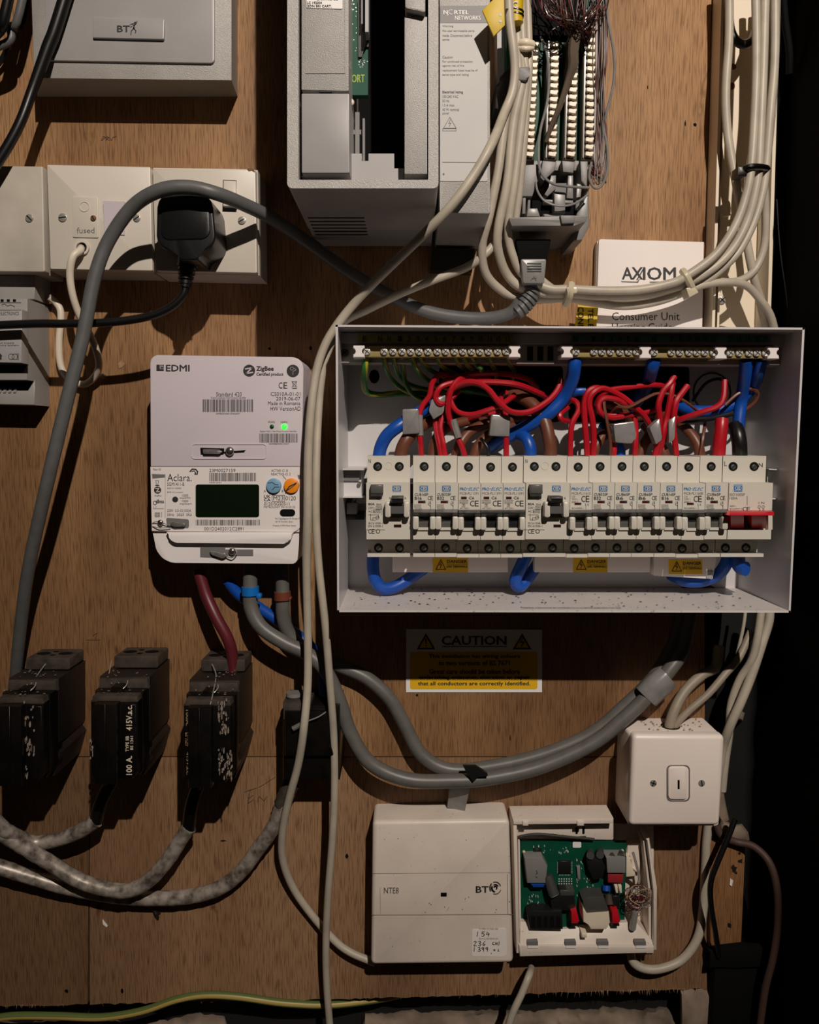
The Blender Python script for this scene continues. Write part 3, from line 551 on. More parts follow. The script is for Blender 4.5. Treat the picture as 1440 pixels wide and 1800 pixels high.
for c_, dx in ((c1, -148), (c2, 0), (c3, 146)):
    mb = M()
    for i in range(26):
        p = WP(220 + dx + rgp.uniform(0, 74), 1159 if i < 15 else 1175, rgp.uniform(.036, .06) if i < 15 else rgp.uniform(.065, .081)); r_ = rgp.uniform(.0005, .0012)
        mb.add([p + Vector((r_ * math.cos(a), r_ * math.sin(a), .0004 + rgp.uniform(0, .0004))) for a in (0, 1.2, 2.4, 3.6, 4.9)], [(0, 1, 2, 3, 4)])
    mb.build('plaster_crumbs', 'paint_drip', c_, kind='stuff')
nb = thing('neutral_block', 'black neutral link block behind the two cream cables', 'terminal block', W(550, 1370, 0))
M().box(497, 1240, 597, 1372, .046, 0, .002).build('body', 'bakelite', nb); M().box(500, 1250, 590, 1330, .052, .04, .002).build('front_cover', 'bakelite', nb)
M().prism([(497, 1236), (545, 1236), (545, 1256), (497, 1266)], .05, .02, .002).build('shoulder', 'bakelite_dust', nb)
M().tube([(518, 1243, .034), (517, 1222, .034)], .0068, 14, 1).build('terminal_plug', 'bakelite_dust', nb); M().tube([(517, 1223, .034), (517, 1217, .034)], .0072, 14, 1).build('terminal_cap', 'cap_grey', nb)
M().tube([(548, 1250, .03), (547, 1232, .03)], .0085, 14, 1).build('terminal_plug', 'bakelite_dust', nb)
sw = M(); sw.tube([(575, 1250, .05), (560, 1260, .056), (540, 1268, .056), (528, 1274, .056)], .0006, 6); sw.build('seal_wire', 'steel', nb); M().tube([(532, 1272, .056), (515, 1281, .056)], .0022, 8, 2).build('lead_seal', 'lead', nb)
# ---------------------------------------------------------------- rough lead service cables
lk = dict(n=14, wob=.06)
cable('service_cable', [(-30, 1415, .05), (0, 1452, .048), (28, 1470, .04), (60, 1481, .03), (100, 1476, .028), (140, 1461, .032), (170, 1442, .034)], .0066, 'lead_cable', 'rough lead-sheathed cable rising to the second cutout, the shortest of three', group='lead service cables', **lk)
cable('service_cable', [(-40, 1435, .05), (0, 1462, .045), (40, 1487, .04), (90, 1518, .034), (140, 1548, .03), (185, 1562, .03), (225, 1565, .03), (262, 1547, .03), (296, 1510, .031), (318, 1475, .032), (333, 1454, .033)], .0068, 'lead_cable', 'rough lead-sheathed cable rising to the third cutout', group='lead service cables', **lk)
cable('service_cable', [(-40, 1510, .025), (0, 1524, .022), (60, 1543, .018), (120, 1560, .014), (190, 1573, .012), (260, 1579, .012), (330, 1576, .012), (385, 1561, .013), (425, 1530, .015), (455, 1490, .018), (480, 1455, .022), (497, 1415, .026), (508, 1390, .026)], .0069, 'lead_cable', 'longest rough lead-sheathed cable, curving up to the neutral block', group='lead service cables', **lk)
for nm, a, b, lab in (('cable_tail', (168, 1444, .034), (198, 1372, .030), 'dark cable end between the second cutout and its lead cable'), ('cable_tail', (331, 1458, .033), (352, 1372, .03), 'dark cable end between the third cutout and its lead cable')):
    cable(nm, [a, ((a[0] + b[0]) / 2 - 4, (a[1] + b[1]) / 2, .033), b], .006, 'bakelite', lab)
M().tube([(493, 1415, .0265), (502, 1398, .027), (512, 1378, .027)], [.0064, .0075, .0078], 14, 4, wob=.08).build('cable_gland', 'bakelite_dust', None, 'pale crusty gland where the longest lead cable meets the neutral block', 'gland')
for x, y, k, s_ in ((200, 1582, 'paint_drip', 4), (275, 1606, 'bakelite_side', 8)):
    mb = M(); mb.tube([(x - s_ * .6, y - s_, .002), (x, y, .006), (x + s_ * .3, y + s_, .001)], .0016, 6); mb.tube([(x, y, .005), (x + s_ * .8, y - s_ * .3, .002)], .0012, 6)
    mb.build('cable_clip', k, None, 'small bent cable clip under the lead cables, the ' + ('left' if x < 250 else 'right') + ' one', 'clip')
M().prism([(180, 1617), (184, 1622), (189, 1628), (187, 1630), (181, 1625)], .001, 0).build('paint_fleck', 'sign_white', wall)
M().prism([(207, 640), (213, 633), (217, 637), (220, 640), (214, 646), (209, 648)], .0006, 0).build('torn_veneer', 'splinter', wall)
mk = M(); d = .0003
for p in ([(178, 247), (181, 240), (186, 241), (179, 247)], [(186, 247), (188, 240), (192, 242), (187, 244), (193, 247)], [(193, 242), (196, 247), (199, 241), (205, 240)], [(430, 1392), (452, 1385)], [(440, 1388), (436, 1412)], [(455, 1384), (464, 1379), (484, 1366)], [(437, 1404), (445, 1398)], [(436, 1412), (446, 1406)], [(452, 1410), (456, 1400), (464, 1408), (470, 1400)], [(152, 1125), (176, 1125)], [(163, 1118), (170, 1113), (168, 1124)]):
    mk.line(p, .8, d)
mk.build('pencil_mark', 'ink', wall); mk = M()
for x, y, w, h in ((1222, 219, 4, 4), (1205, 217, 1.5, 6), (733, 1222, 2.4, 3), (474, 613, 3, 3), (546, 612, 3, 4), (1139, 153, 1, 4), (1065, 320, 1.2, 4), (392, 1478, 6, 1.4), (215, 1742, 3, 6), (117, 1742, 4, 4), (610, 1505, 3, 5), (897, 1297, 1, 6)):
    mk.flat([(x + w * rgp.uniform(.6, 1.1) * math.cos(a), y + h * rgp.uniform(.6, 1.1) * math.sin(a)) for a in (0, 1, 2, 3, 4, 5)], d)
mk.build('nail_hole', 'matt_black', wall)
# ---------------------------------------------------------------- telephone system cabinet
dn = .171
nc = thing('telephone_cabinet', 'large grey telephone system cabinet with an open card slot, at top', 'cabinet', W(640, 437, 0))
M().ring(rnd([(505, -560), (771, -560), (771, 331), (505, 331)], [0, 0, 9, 9]), rnd([(525, -559), (753, -559), (753, 316), (525, 316)], [0, 0, 2, 2]), dn, .06).build('front_frame', 'speckle_case', nc)
a_ = [(W(505.5, 0, dn).x, W(770.5, 0, dn).x), (W(0, 330.5, dn).z, W(0, -560, dn).z)]
M().wbox(a_[0][0], a_[0][1], .002, .065, a_[1][0], a_[1][1]).build('rear_body', 'grey_case', nc)
M().box(523, -559, 754, 318, .0655, .064).build('slot_back', 'matt_black', nc)
for i in range(6):
    dd = .042 + i * .0105; M().wbox(-.079, -.035, dd, dd + .0035, a_[1][0] - .0003, a_[1][0] + .002).build('vent_slot', 'black', nc)
ct = M().prism(rnd([(530, -559), (613, -559), (613, 160), (530, 158)], 1.5), dn + .001, .066, .0012).build('card_cover', 'speckle_case', nc)
M().ring(rc(537, -558, 607, 129), rc(538.2, -557, 605.8, 127.6), dn + .0014, dn).build('label_recess', 'grey_case', ct)
M().prism(rnd([(538, -60), (602, -60), (602, 15.5), (539, 14)], 2), dn + .0015, dn).build('sticker', 'sign_white', ct)
printed(ct, dn + .0017, [('LC 192004', 540, 2.5, 566, 7, .02), ('ISDN BRI CART.', 540, 8.5, 583, 12.8, .02), ('CARTRIDGE', 556, -5, 594, 0, .02)], 'ink')
ct2 = M().prism(rnd([(530, 164), (614, 164), (614.5, 304), (530.5, 304)], 2), dn + .001, .066, .0016).build('card_cover', 'grey_smooth', nc)
M().prism([(560, 158), (584, 158), (582, 162), (562, 162)], dn + .0004, .16).build('finger_notch', 'black', nc); M().prism([(526, 306), (565, 306), (563, 315), (526, 315)], dn - .012, .1).build('finger_notch', 'black', nc)
pb = M().box(613, -559, 647, 167, .135, .128).build('circuit_board', 'pcb', nc)
printed(pb, .1352, [('PORT', 613, 131, 641, 145, .01)], 'pcb_print')
mb = M(); rq = random.Random(8)
for i in range(12): mb.flat(circ(630 + rq.uniform(0, 16), 105 + rq.uniform(0, 14), rq.uniform(.6, 1.4), 6), .1352)
for i in range(16): mb.flat(circ(617 + rq.uniform(0, 10), rq.uniform(0, 100), rq.uniform(.5, 1.1), 6), .1352)
mb.build('solder_points', 'bright_steel', pb, kind='stuff')
M().prism([(629, 0), (648, 0), (648, 82), (642, 82), (636, 100), (630, 100)], .137, .134).build('board_cutout', 'black', pb)
M().box(642, -60, 648, 56, .150, .138).build('card_rail', 'grey_smooth', nc); M().box(635, -60, 638, 42, .145, .138).build('card_rail', 'label_grey', nc)
M().ball(W(617, 180, .14), .0025, .6).build('standoff', 'clip_white', nc)
br = M(); br.box(624.5, 197, 632, 270, .13, .125); br.box(616, 228, 640, 236, .129, .126); br.box(637.5, 208, 641.5, 284, .134, .127); br.build('card_guide', 'label_grey', nc)
M().prism([(614, 270), (636, 270), (636, 283), (648, 283), (648, 270), (693, 270), (693, 296), (710, 296), (710, 318), (614, 318)], .150, .066).build('slot_ledge', 'grey_smooth', nc)
M().prism(rnd([(711, 27), (752, 29), (752, 306), (711, 306)], 2), dn - .003, .066, .0015).build('blank_cover', 'speckle_case', nc)
M().prism(rnd([(712, -559), (748, -559), (748, 22), (712, 14)], [0, 0, 4, 4]), dn + .003, .066, .0015).build('blank_cover', 'speckle_case', nc)
pu = thing('power_unit', 'slim grey power unit with a printed warning label, right of the telephone cabinet', 'power unit', W(815, 437, 0))
M().prism(rnd([(772.5, -560), (862, -560), (862, 376), (772.5, 374)], [0, 0, 3, 3]), .1165, .002, .0012).build('case', 'speckle_case', pu)
lb = M().prism(rc(774, 10, 857, 318), .1169, .1155).build('warning_label', 'label_face', pu)
M().flat(rc(774, 10, 858, 40), .1171).build('label_header', 'label_grey', lb)
hd = M(); text(hd, 'N', 780, 18, 787, 25, .1173, .02); text(hd, 'RTEL', 799, 18, 824, 25, .1173, .02); text(hd, 'NETWORKS', 800, 27.5, 845, 35, .1173)
hd.line(circ(793, 21, 4, 12)[2:11], 1.2, .1173); hd.line([(786, 27), (792, 23)], .8, .1173); hd.build('lettering', 'sign_white', lb)
L_ = [('Warning', 778, 44, 797, 48.5), ('No user serviceable parts', 778, 52, 834, 57), ('inside. Disconnect before', 778, 60, 830, 64.5), ('service', 778, 67.5, 790, 71.5), ('Caution', 778, 98, 796, 102.5), ('For continued protection', 778, 106, 831, 111), ('against risk of fire', 778, 113.5, 816, 118),
      ('replacement fuses must be of', 778, 121.5, 840, 126.5), ('same type and rating', 778, 129, 824, 134), ('Electrical rating', 778, 159.5, 814, 165, .02), ('100-240 VAC', 778, 167, 806, 172), ('50 Hz', 778, 175, 790, 179.5), ('1.5 A max', 778, 182.5, 799, 187), ('40 W nominal', 778, 190, 807, 195), ('power', 778, 198, 790, 202.5), ('NT8B', 839, 304, 850, 308)]
lm = M(); [text(lm, q[0], *q[1:5], .1171, *(q[5:])) for q in L_]
lm.line([(791, 206), (802, 225), (780, 225)], .8, .1171, True); lm.line([(792, 210), (789, 217), (793, 216), (790, 222)], .9, .1171); lm.line(rc(778.5, 226, 802, 230), .7, .1171, True); lm.line([(778, 285), (852, 285.5)], .9, .1171); lm.flat(circ(780, 306, 1.8, 8), .1171)
lm.build('lettering', 'ink_soft', lb)
M().prism([(760, 437), (835, 437), (830, 478), (756, 474)], .016, 0).build('fixing_bracket', 'bakelite_side', pu)
# ---------------------------------------------------------------- punch-down block with white terminals
md = thing('terminal_block_frame', 'telephone punch-down block with four columns of white terminals', 'terminal block', W(970, 437, 0))
M().prism([(869, -560), (1056, -560), (1050, 300), (876, 300)], .026, 0).build('base', 'grey_case', md)
M().prism([(892, -560), (1062, -560), (1040, 296), (890, 296)], .040, .026).build('circuit_board', 'pcb', md)
M().prism([(924, -560), (1040, -560), (1030, 62), (926, 62)], .046, .04).build('black_housing', 'matt_black', md)  # plain matt black block behind the thin jumper wires
cols = [((940, 72), (931, 277)), ((976, 72), (971, 277)), ((1010, 76), (1004, 277)), ((1041, 14), (1036, 277))]
cx0 = None
for (xa, ya), (xb, yb) in cols:
    M().prism([(xa - 14, ya), (xa + 8, ya), (xb + 8, yb + 4), (xb - 14, yb + 4)], .052, .04, .0006).build('terminal_rail', 'rail_brown', md)
    M().prism([(xa - 11.5, ya), (xa - 9.5, ya), (xb - 9.5, yb), (xb - 11.5, yb)], .0535, .05).build('rail_rib', 'glass_grey', md)
    n = round((yb - ya) / 12.4)
    for i in range(n):
        t_ = (i + .5) / n; x, y = xa + (xb - xa) * t_, ya + (yb - ya) * t_
        if cx0 is None:
            q = [(-6, -4.6), (-1, -4.8), (.5, -2.4), (3, -4.6), (8, -4.4), (8, -.4), (3.4, .2), (6.5, 2), (6, 4.2), (0, 4), (-1.5, 1.8), (-6, 3), (-7, -.5)]
            cx0 = M().prism([(x + u, y + v_) for u, v_ in q], .0555, .05, .0004, seg=1).build('terminal', 'clip_white', md); c_ref = W(x, y, .0555)
        else: inst(cx0, md, W(x, y, .0555) - c_ref)
cr = 'cradle'
M().prism([(922, 282), (1040, 282), (1034, 300), (918, 300)], .046, .02, .001).build('cradle_bar', cr, md)
for pts, d1 in (([(918, 290), (950, 288), (948, 312), (936, 345), (918, 345)], .06), ([(954, 282), (979, 284), (975, 300), (956, 318), (950, 312)], .058), ([(988, 282), (1012, 284), (1008, 304), (990, 302)], .058), ([(1020, 283), (1034, 283), (1032, 330), (1022, 318)], .058)):
    M().prism(pts, d1, .03, .001).build('cradle_prong', 'cradle', md)
for pts, d1 in (([(920, 318), (926, 318), (924, 376), (918, 376)], .058), ([(930, 318), (934, 318), (932, 372), (927, 372)], .056), ([(968, 308), (978, 308), (977, 332), (958, 350), (954, 345), (966, 330)], .055), ([(999, 308), (1008, 308), (1008, 350), (996, 348)], .055), ([(1014, 322), (1024, 324), (1018, 368), (1012, 366)], .055), ([(956, 350), (1008, 352), (1008, 358), (956, 356)], .058), ([(974, 336), (994, 338), (994, 374), (975, 374)], .062), ([(928, 366), (945, 366), (950, 381), (926, 381)], .064), ([(955, 376), (990, 374), (992, 382), (958, 383)], .06)):
    M().prism(pts, d1, .02, .0006).build('latch', 'cap_grey', md)
M().box(972, 322, 1000, 340, .052, .03).build('latch_recess', 'black', md); M().box(932, 352, 1020, 378, .05, .028).build('latch_recess', 'matt_black', md)
M().prism(rnd([(894, 382), (1034, 378), (1030, 391), (1008, 397), (900, 398)], 3), .080, 0, .002).build('foot', 'foot_grey', md)
M().prism([(985, 378), (1012, 378), (1010, 392), (988, 393)], .083, .05, .001).build('foot_latch', 'label_grey', md)
M().prism([(1014, 374), (1036, 330), (1037, 396), (1024, 422), (1008, 424)], .052, 0, .002).build('end_cheek', 'cap_grey', md)
for pts in ([(882, 140), (898, 110), (905, 116), (893, 150), (890, 200), (870, 190), (872, 150)],): M().prism(pts, .062, .02, .002).build('cable_clamp', 'bakelite_side', md)
M().prism(rnd([(906, 118), (932, 116), (932, 132), (925, 142), (906, 140)], 3), .088, .05, .003).build('cable_clamp', 'label_grey', md)
M().tube([(913, 78, .084), (924, 75, .088), (936, 79, .084)], .0032, 10, 4).build('cable_tie', 'clip_white', md); M().tube([(914, 84, .085), (924, 86, .088), (936, 84, .084)], .0022, 10, 4).build('cable_tie', 'clip_white', md)
rj = random.Random(21); jb = {'brown_wire': M(), 'tape': M(), 'maroon_cable': M(), 'bakelite_dust': M()}
for i in range(64):
    m = rj.choice(list(jb)); x0 = rj.uniform(930, 1080); x1 = rj.gauss(1012, 14); y1 = rj.uniform(45, 74)
    jb[m].tube([(x0, -40, .06 + rj.uniform(0, .03)), ((x0 * 2 + x1) / 3 + rj.uniform(-12, 12), rj.uniform(5, 30), .062 + rj.uniform(0, .03)), (x1 + rj.uniform(-8, 8), y1 - 12, .06 + rj.uniform(0, .012)), (x1 + rj.uniform(-10, 10), y1 + rj.uniform(0, 14), .05)], .00042, 5, 5)
for i in range(26):
    m = rj.choice(list(jb)); a = rj.uniform(0, 18)
    jb[m].tube([(1048 + a, -30, .055), (1050 + a + rj.uniform(-4, 4), 80, .055 + rj.uniform(0, .01)), (1048 + a * .8, 170 + rj.uniform(-20, 20), .055 + rj.uniform(0, .008)), (1050 + a * .8 + rj.uniform(-6, 8), 250, .055), (1044 + a, 300 + rj.uniform(-10, 26), .055), (1040 - rj.uniform(0, 6), 290, .05)], .00045, 5, 5)
for i in range(12):
    m = rj.choice(list(jb)); jb[m].tube([(920 + rj.uniform(0, 12), -20, .07), (925 + rj.uniform(-6, 6), 30, .075), (918 + rj.uniform(0, 14), 66, .07)], .00045, 5, 5)
for m, b in jb.items(): b.build('jumper_wires', m, None, {'brown_wire': 'brown', 'tape': 'pale grey', 'maroon_cable': 'dark red', 'bakelite_dust': 'dull brown-grey'}[m] + ' thin jumper wires tangled over the punch-down block', 'wires', None, 'stuff')
for lab, p, r_, m in (('grey wire arching outside the right edge of the punch-down block', [(1064, -20, .06), (1070, 40, .062), (1080, 100, .062), (1078, 150, .06), (1066, 200, .058), (1062, 225, .056), (1068, 262, .056), (1068, 300, .056), (1058, 326, .056), (1045, 330, .056), (1036, 312, .056), (1040, 285, .056)], .0011, 'tape'),
                      ('grey wire looping low from the second column of white terminals to the right side', [(951, 65, .058), (962, 95, .060), (965, 135, .060), (962, 180, .060), (950, 230, .060), (947, 270, .062), (951, 302, .066), (970, 322, .068), (1000, 328, .068), (1036, 330, .064)], .0011, 'tape'),
                      ('lowest grey wire sagging across the latches of the punch-down block', [(942, 320, .06), (946, 338, .066), (960, 355, .068), (985, 362, .068), (1010, 358, .066), (1034, 342, .06)], .0009, 'tape'),
                      ('fat grey-brown cable bent over the third column of white terminals', [(1012, 60, .066), (1008, 90, .07), (1008, 115, .07), (1000, 140, .068), (985, 185, .066), (970, 220, .062), (960, 250, .058)], [.0045, .0042, .004, .0028, .0022, .002, .0015], 'rail_brown'),
                      ('thin dark wire curving beside the right edge of the punch-down block', [(1076, -20, .06), (1060, 18, .06), (1046, 40, .06), (1036, 62, .058)], .0006, 'maroon_cable')):
    cable('thin_wire', p, r_, m, lab, 'wire', n=8)
# ---------------------------------------------------------------- yellow tags
yt = thing('yellow_tag', 'blank yellow folded tag over the top right corner of the power unit', 'tag', W(872, 60, .12))
M().prism([(848, 18), (886, -20), (888, 44), (868, 64)], .137, .1355, .0003).build('flag', 'yellow_tag', yt)
mb = M(); mb.flat(circ(880, 26, 2.5, 8), .1372); mb.flat(circ(880, 37, 2.8, 8), .1372); mb.build('tag_hole', 'black', yt)
M().tube([(884, -10, .137), (900, -14, .11)], .0012, 6, 2).build('tag_tie', 'yellow_tag', yt)
yb = thing('cable_marker', 'yellow cable marker sleeve with black letters at the top of the cream cables', 'tag', W(906, 44, .09))
M().tube([(908, -30, .09), (907, 5, .09), (906, 30, .09), (907, 42, .09)], .0058, 12, 2).build('sleeve', 'yellow_tag', yb)
mb = M(); [mb.tube([(907.5, y, .09), (907.2, y + 3, .09)], .0061, 12, 1) for y in (20, 27)]; text(mb, 'C', 901, 2, 910, 14, .0965, .04); mb.build('lettering', 'black', yb)
yc = thing('printed_tag', 'yellow tag with black lettering standing behind the fuse board, left of the manual', 'tag', W(1030, 574, .01))
M().prism([(1016, 536), (1052, 541), (1046, 600), (1008, 598)], .022, .0205).build('strip', 'yellow_tag', yc)
printed(yc, .0222, [('CONN', 1016, 540, 1026, 580, .04, -90), ('TEL.EX', 1034, 543, 1043, 586, .04, -90)], 'black')
# ---------------------------------------------------------------- user guide behind the fuse board
gd = thing('user_guide', 'white installation booklet standing behind the fuse board beside the trunking', 'booklet', W(1140, 575, .0))
M().prism(rnd([(1053, 420), (1238, 425), (1234, 640), (1046, 640)], [4, 0, 0, 0]), .014, .002, .0006).build('cover', 'paper', gd)
M().prism([(1050, 424), (1235, 429), (1231, 640), (1043, 640)], .010, .0005).build('pages', 'paper', gd)
mb = M(); text(mb, 'A', 1094, 470, 1112, 491, .0142, .02); text(mb, 'X', 1111, 470, 1130, 491, .0142, .02); text(mb, 'IOM', 1131, 470, 1188, 492, .0142, .02)
mb.line([(1120, 492), (1133, 470)], 2, .0142); text(mb, 'Consumer Unit', 1076, 549, 1195, 563, .0142); text(mb, 'Housing Guide', 1076, 568, 1182, 586, .0142); mb.build('lettering', 'ink', gd)
mb = M(); mb.line([(1093, 495), (1121, 496), (1124, 491)], 2.2, .0142); mb.line([(1143, 496), (1186, 496)], 2.2, .0142); mb.build('underline', 'label_grey', gd)
# ---------------------------------------------------------------- cream cables round the block and down the middle
cc = 'cream_cable'
cable(cc, [(893, -40, .095), (896, 30, .095), (903, 90, .094), (905, 130, .092), (900, 165, .092), (886, 200, .096), (866, 250, .1225), (835, 305, .1265), (795, 360, .126), (752, 405, .118), (700, 455, .100), (652, 502, .085), (617, 540, .076), (590, 575, .074), (570, 610, .074), (556, 655, .074), (547, 720, .076), (542, 800, .076), (541, 900, .074), (539, 1000, .066), (541, 1100, .058), (541, 1200, .056), (534, 1280, .060), (524, 1345, .05), (508, 1405, .040), (497, 1460, .03), (497, 1510, .02), (515, 1560, .012), (548, 1608, .008), (590, 1655, .010), (620, 1676, .012), (660, 1692, .014)], .0036, cc,
      'cream cable ending at the lidded line box, the left of two running down', 'cable', 'two cream cables down the middle')
cable(cc, [(880, 415, .06), (855, 445, .065), (820, 470, .06), (760, 493, .058), (700, 518, .054), (645, 545, .05), (604, 566, .052), (582, 604, .060), (566, 660, .062), (559, 740, .064), (556, 830, .070), (556, 920, .070), (561, 1000, .069), (572, 1100, .067), (580, 1200, .060), (587, 1300, .050), (588, 1400, .046), (584, 1480, .042), (577, 1570, .034), (573, 1660, .026), (575, 1740, .02), (584, 1850, .016)], .0034, cc,
      'cream cable running off the bottom edge, the right of two running down', 'cable', 'two cream cables down the middle')
bp_ = [  # bundle: block clamp -> low bend -> across the booklet -> tie -> up the trunking
    ('outermost cream cable of the bundle, lowest where it crosses the booklet', .0036, [(890, -30, .085), (899, 60, .085), (912, 130, .084), (890, 200, .084), (876, 300, .082), (860, 380, .078), (848, 430, .070), (852, 475, .06), (872, 503, .052), (905, 522, .046), (960, 526, .044), (1003, 524, .045), (1050, 533, .045), (1100, 538, .045), (1155, 530, .046), (1206, 512, .048), (1244, 492, .05), (1276, 466, .05), (1303, 435, .05), (1326, 388, .05), (1339, 344, .05), (1346, 300, .05), (1354, 200, .05), (1362, 100, .048), (1362, -60, .046)]),
    ('second cream cable of the bundle, the middle one at the pale ties', .0038, [(902, -30, .08), (912, 90, .082), (918, 140, .082), (902, 220, .08), (892, 320, .078), (876, 400, .072), (876, 440, .066), (890, 480, .058), (915, 505, .054), (955, 515, .053), (1003, 516, .053), (1060, 520, .053), (1126, 518, .053), (1187, 505, .054), (1225, 489, .056), (1264, 463, .056), (1293, 430, .056), (1314, 388, .056), (1326, 344, .057), (1333, 300, .057), (1338, 200, .056), (1342, 100, .054), (1346, -60, .052)]),
    ('third cream cable of the bundle, topmost where it touches the booklet lettering', .0036, [(915, -30, .08), (920, 90, .08), (924, 140, .08), (914, 240, .076), (903, 330, .074), (893, 400, .068), (900, 445, .062), (922, 485, .058), (965, 507, .058), (1003, 508, .060), (1060, 511, .060), (1126, 509, .060), (1183, 497, .062), (1206, 486, .064), (1244, 460, .064), (1271, 432, .064), (1294, 394, .064), (1310, 350, .064), (1320, 300, .064), (1327, 200, .060), (1330, 100, .058), (1328, -60, .056)]),
    ('inner cream cable of the bundle, nearest the punch-down block', .0032, [(926, -30, .075), (930, 90, .076), (929, 140, .076), (922, 240, .072), (914, 330, .068), (906, 400, .062), (914, 440, .054), (940, 480, .046), (975, 510, .042), (1003, 523, .036), (1060, 526, .036), (1126, 524, .038), (1195, 506, .040), (1240, 483, .042), (1282, 446, .042), (1314, 395, .042), (1332, 345, .043), (1339, 300, .043), (1346, 200, .041), (1352, 100, .038), (1350, -60, .036)])]
for lab, r_, p in bp_: cable(cc, p, r_, cc, lab, 'cable', 'cream cable bundle')
cable('white_cable', [(1281, -60, .034), (1282, 60, .034), (1276, 160, .034), (1280, 240, .034), (1296, 330, .036), (1312, 420, .034), (1326, 490, .03), (1344, 550, .02), (1352, 610, .015)], .0036, 'cream_cable', 'single cream cable down the left channel of the trunking', 'cable')
cable('white_cable', [(1366, -60, .035), (1362, 120, .04), (1352, 250, .046), (1343, 300, .046), (1346, 370, .04), (1344, 430, .035), (1330, 470, .034), (1308, 490, .036), (1280, 496, .04), (1240, 490, .046)], .0033, 'cream_cable', 'cream cable looping back left below the black tie in the trunking', 'cable')
cable('white_cable', [(1206, 512, .05), (1240, 500, .05), (1280, 496, .046), (1312, 502, .04), (1335, 525, .034), (1355, 555, .028), (1366, 600, .02)], .0033, 'cream_cable', 'cream cable from the pale tie bending down behind the fuse board corner', 'cable')
cable('white_cable', [(1310, 420, .03), (1322, 470, .024), (1333, 520, .018), (1346, 580, .012), (1352, 640, .01)], .003, 'cream_cable', 'cream cable behind, crossing low towards the fuse board corner', 'cable')
cable('black_loop', [(1282, -40, .02), (1282, 30, .022), (1288, 62, .024), (1304, 78, .026), (1322, 70, .022), (1332, 40, .01)], .0036, 'black_cable', 'black cable loop hanging in the top of the trunking', 'cable')
cable('black_wire', [(1376, -40, .004), (1380, 30, .004), (1388, 90, .004), (1388, 130, 0)], .003, 'matt_black', 'black cable at the top right, just outside the trunking', 'cable')
cable('thin_wire', [(1366, 350, 0), (1372, 440, 0), (1384, 530, 0), (1390, 600, 0)], .0005, 'black_cable', 'hair-thin wire against the dark wall right of the trunking', 'wire')
zt = thing('black_cable_tie', 'black cable tie round the bundle in the trunking', 'cable tie', W(1325, 300, .055))
M().tube([(1302, 299, .058), (1310, 296, .066), (1325, 293, .068), (1342, 294, .060), (1349, 297, .05), (1342, 300, .042), (1312, 302, .046), (1302, 299, .058)], .0026, 8, 4).build('strap', 'black', zt); M().box(1297, 292, 1314, 309, .067, .055, .001, 2).build('tie_head', 'black', zt)
for x, y, lab, a in ((1210, 497, 'pale translucent cable tie on the bundle, right of the booklet lettering', 1), (1003, 517, 'pale translucent cable tie on the bundle, left of the booklet', 0)):
    z = thing('pale_cable_tie', lab, 'cable tie', W(x, y, .05), 'pale cable ties on the cream bundle')
    if a: M().tube([(1200, 476, .062), (1206, 484, .066), (1213, 498, .064), (1219, 512, .058)], .0030, 8, 4).build('strap', 'cap_pale', z); M().prism(rnd([(1206, 506), (1222, 504), (1229, 514), (1212, 523)], 2), .064, .05, .001).build('tie_head', 'cap_pale', z)
    else: M().tube([(1004, 500, .060), (1003, 510, .064), (1001, 522, .060), (995, 534, .05)], .0034, 8, 4).build('strap', 'cap_pale', z); M().prism(rnd([(996, 505), (1016, 504), (1015, 515), (998, 516)], 2), .066, .05, .001).build('tie_head', 'cap_pale', z)
# ---------------------------------------------------------------- consumer unit (fuse board) without its cover
dr = .105
cu = thing('fuse_board', 'open white steel fuse board case with two rows of terminals and breakers inside', 'fuse board', W(1000, 1077, 0))
TL, TR, BR, BL = (590, 571), (1415, 576), (1390, 1077), (593, 1076)
def wallp(a, b, c, e, name, m): return M().prism([a, b, c, e], dr, 0).build(name, m, cu)
wallp(TL, TR, (1415, 579.5), (590, 574.5), 'top_wall', 'steel_case'); wallp((593, 1072.5), (1390, 1073.5), BR, BL, 'bottom_wall', 'case_dirty')
wallp(TL, (594, 571), (596.5, 1076), BL, 'left_wall', 'steel_case'); wallp((1411, 576), TR, BR, (1386.5, 1077), 'right_wall', 'steel_case')
bpn = M().prism([TL, TR, BR, BL], .0028, .0008, back=None)
q = [W(*p, dr) for p in (TL, TR, BR, BL)]; q = [Vector((v.x, -.0028, v.z)) for v in q]
M().add(q + [v + Vector((0, .002, 0)) for v in q], [(0, 1, 2, 3), (7, 6, 5, 4), (0, 4, 5, 1), (1, 5, 6, 2), (2, 6, 7, 3), (3, 7, 4, 0)]).build('back_panel', 'steel_case', cu)
for x, y, rx, ry in ((658, 662, 9, 12), (1340, 690, 20, 36)): M().prism(circ(x, y, rx, 20, ry), .0034, .0026).build('cable_knockout', 'matt_black', cu)
for x0, x1 in ((772, 990), (1000, 1212)): M().prism(rr(x0, 640, x1, 742, 12), .0033, .0026).build('rear_cable_entry', 'matt_black', cu)
M().ring(circ(1252, 690, 34, 24, 36), circ(1252, 690, 31, 24, 33), .0034, .0026).build('knockout_ring', 'relay', cu)
M().prism(circ(1228, 1040, 34, 20, 14), .004, .002).build('cable_knockout', 'black', cu)
M().prism([(598, 826), (640, 826), (638, 874), (600, 874)], .052, .049).build('rail_bracket', 'steel_case', cu); M().prism([(597, 824), (640, 824), (640, 826.5), (597, 826.5)], .064, .003).build('bracket_arm', 'steel_case', cu); M().prism([(599, 873), (640, 873), (640, 875), (599, 875)], .062, .003).build('bracket_arm', 'steel_case', cu)
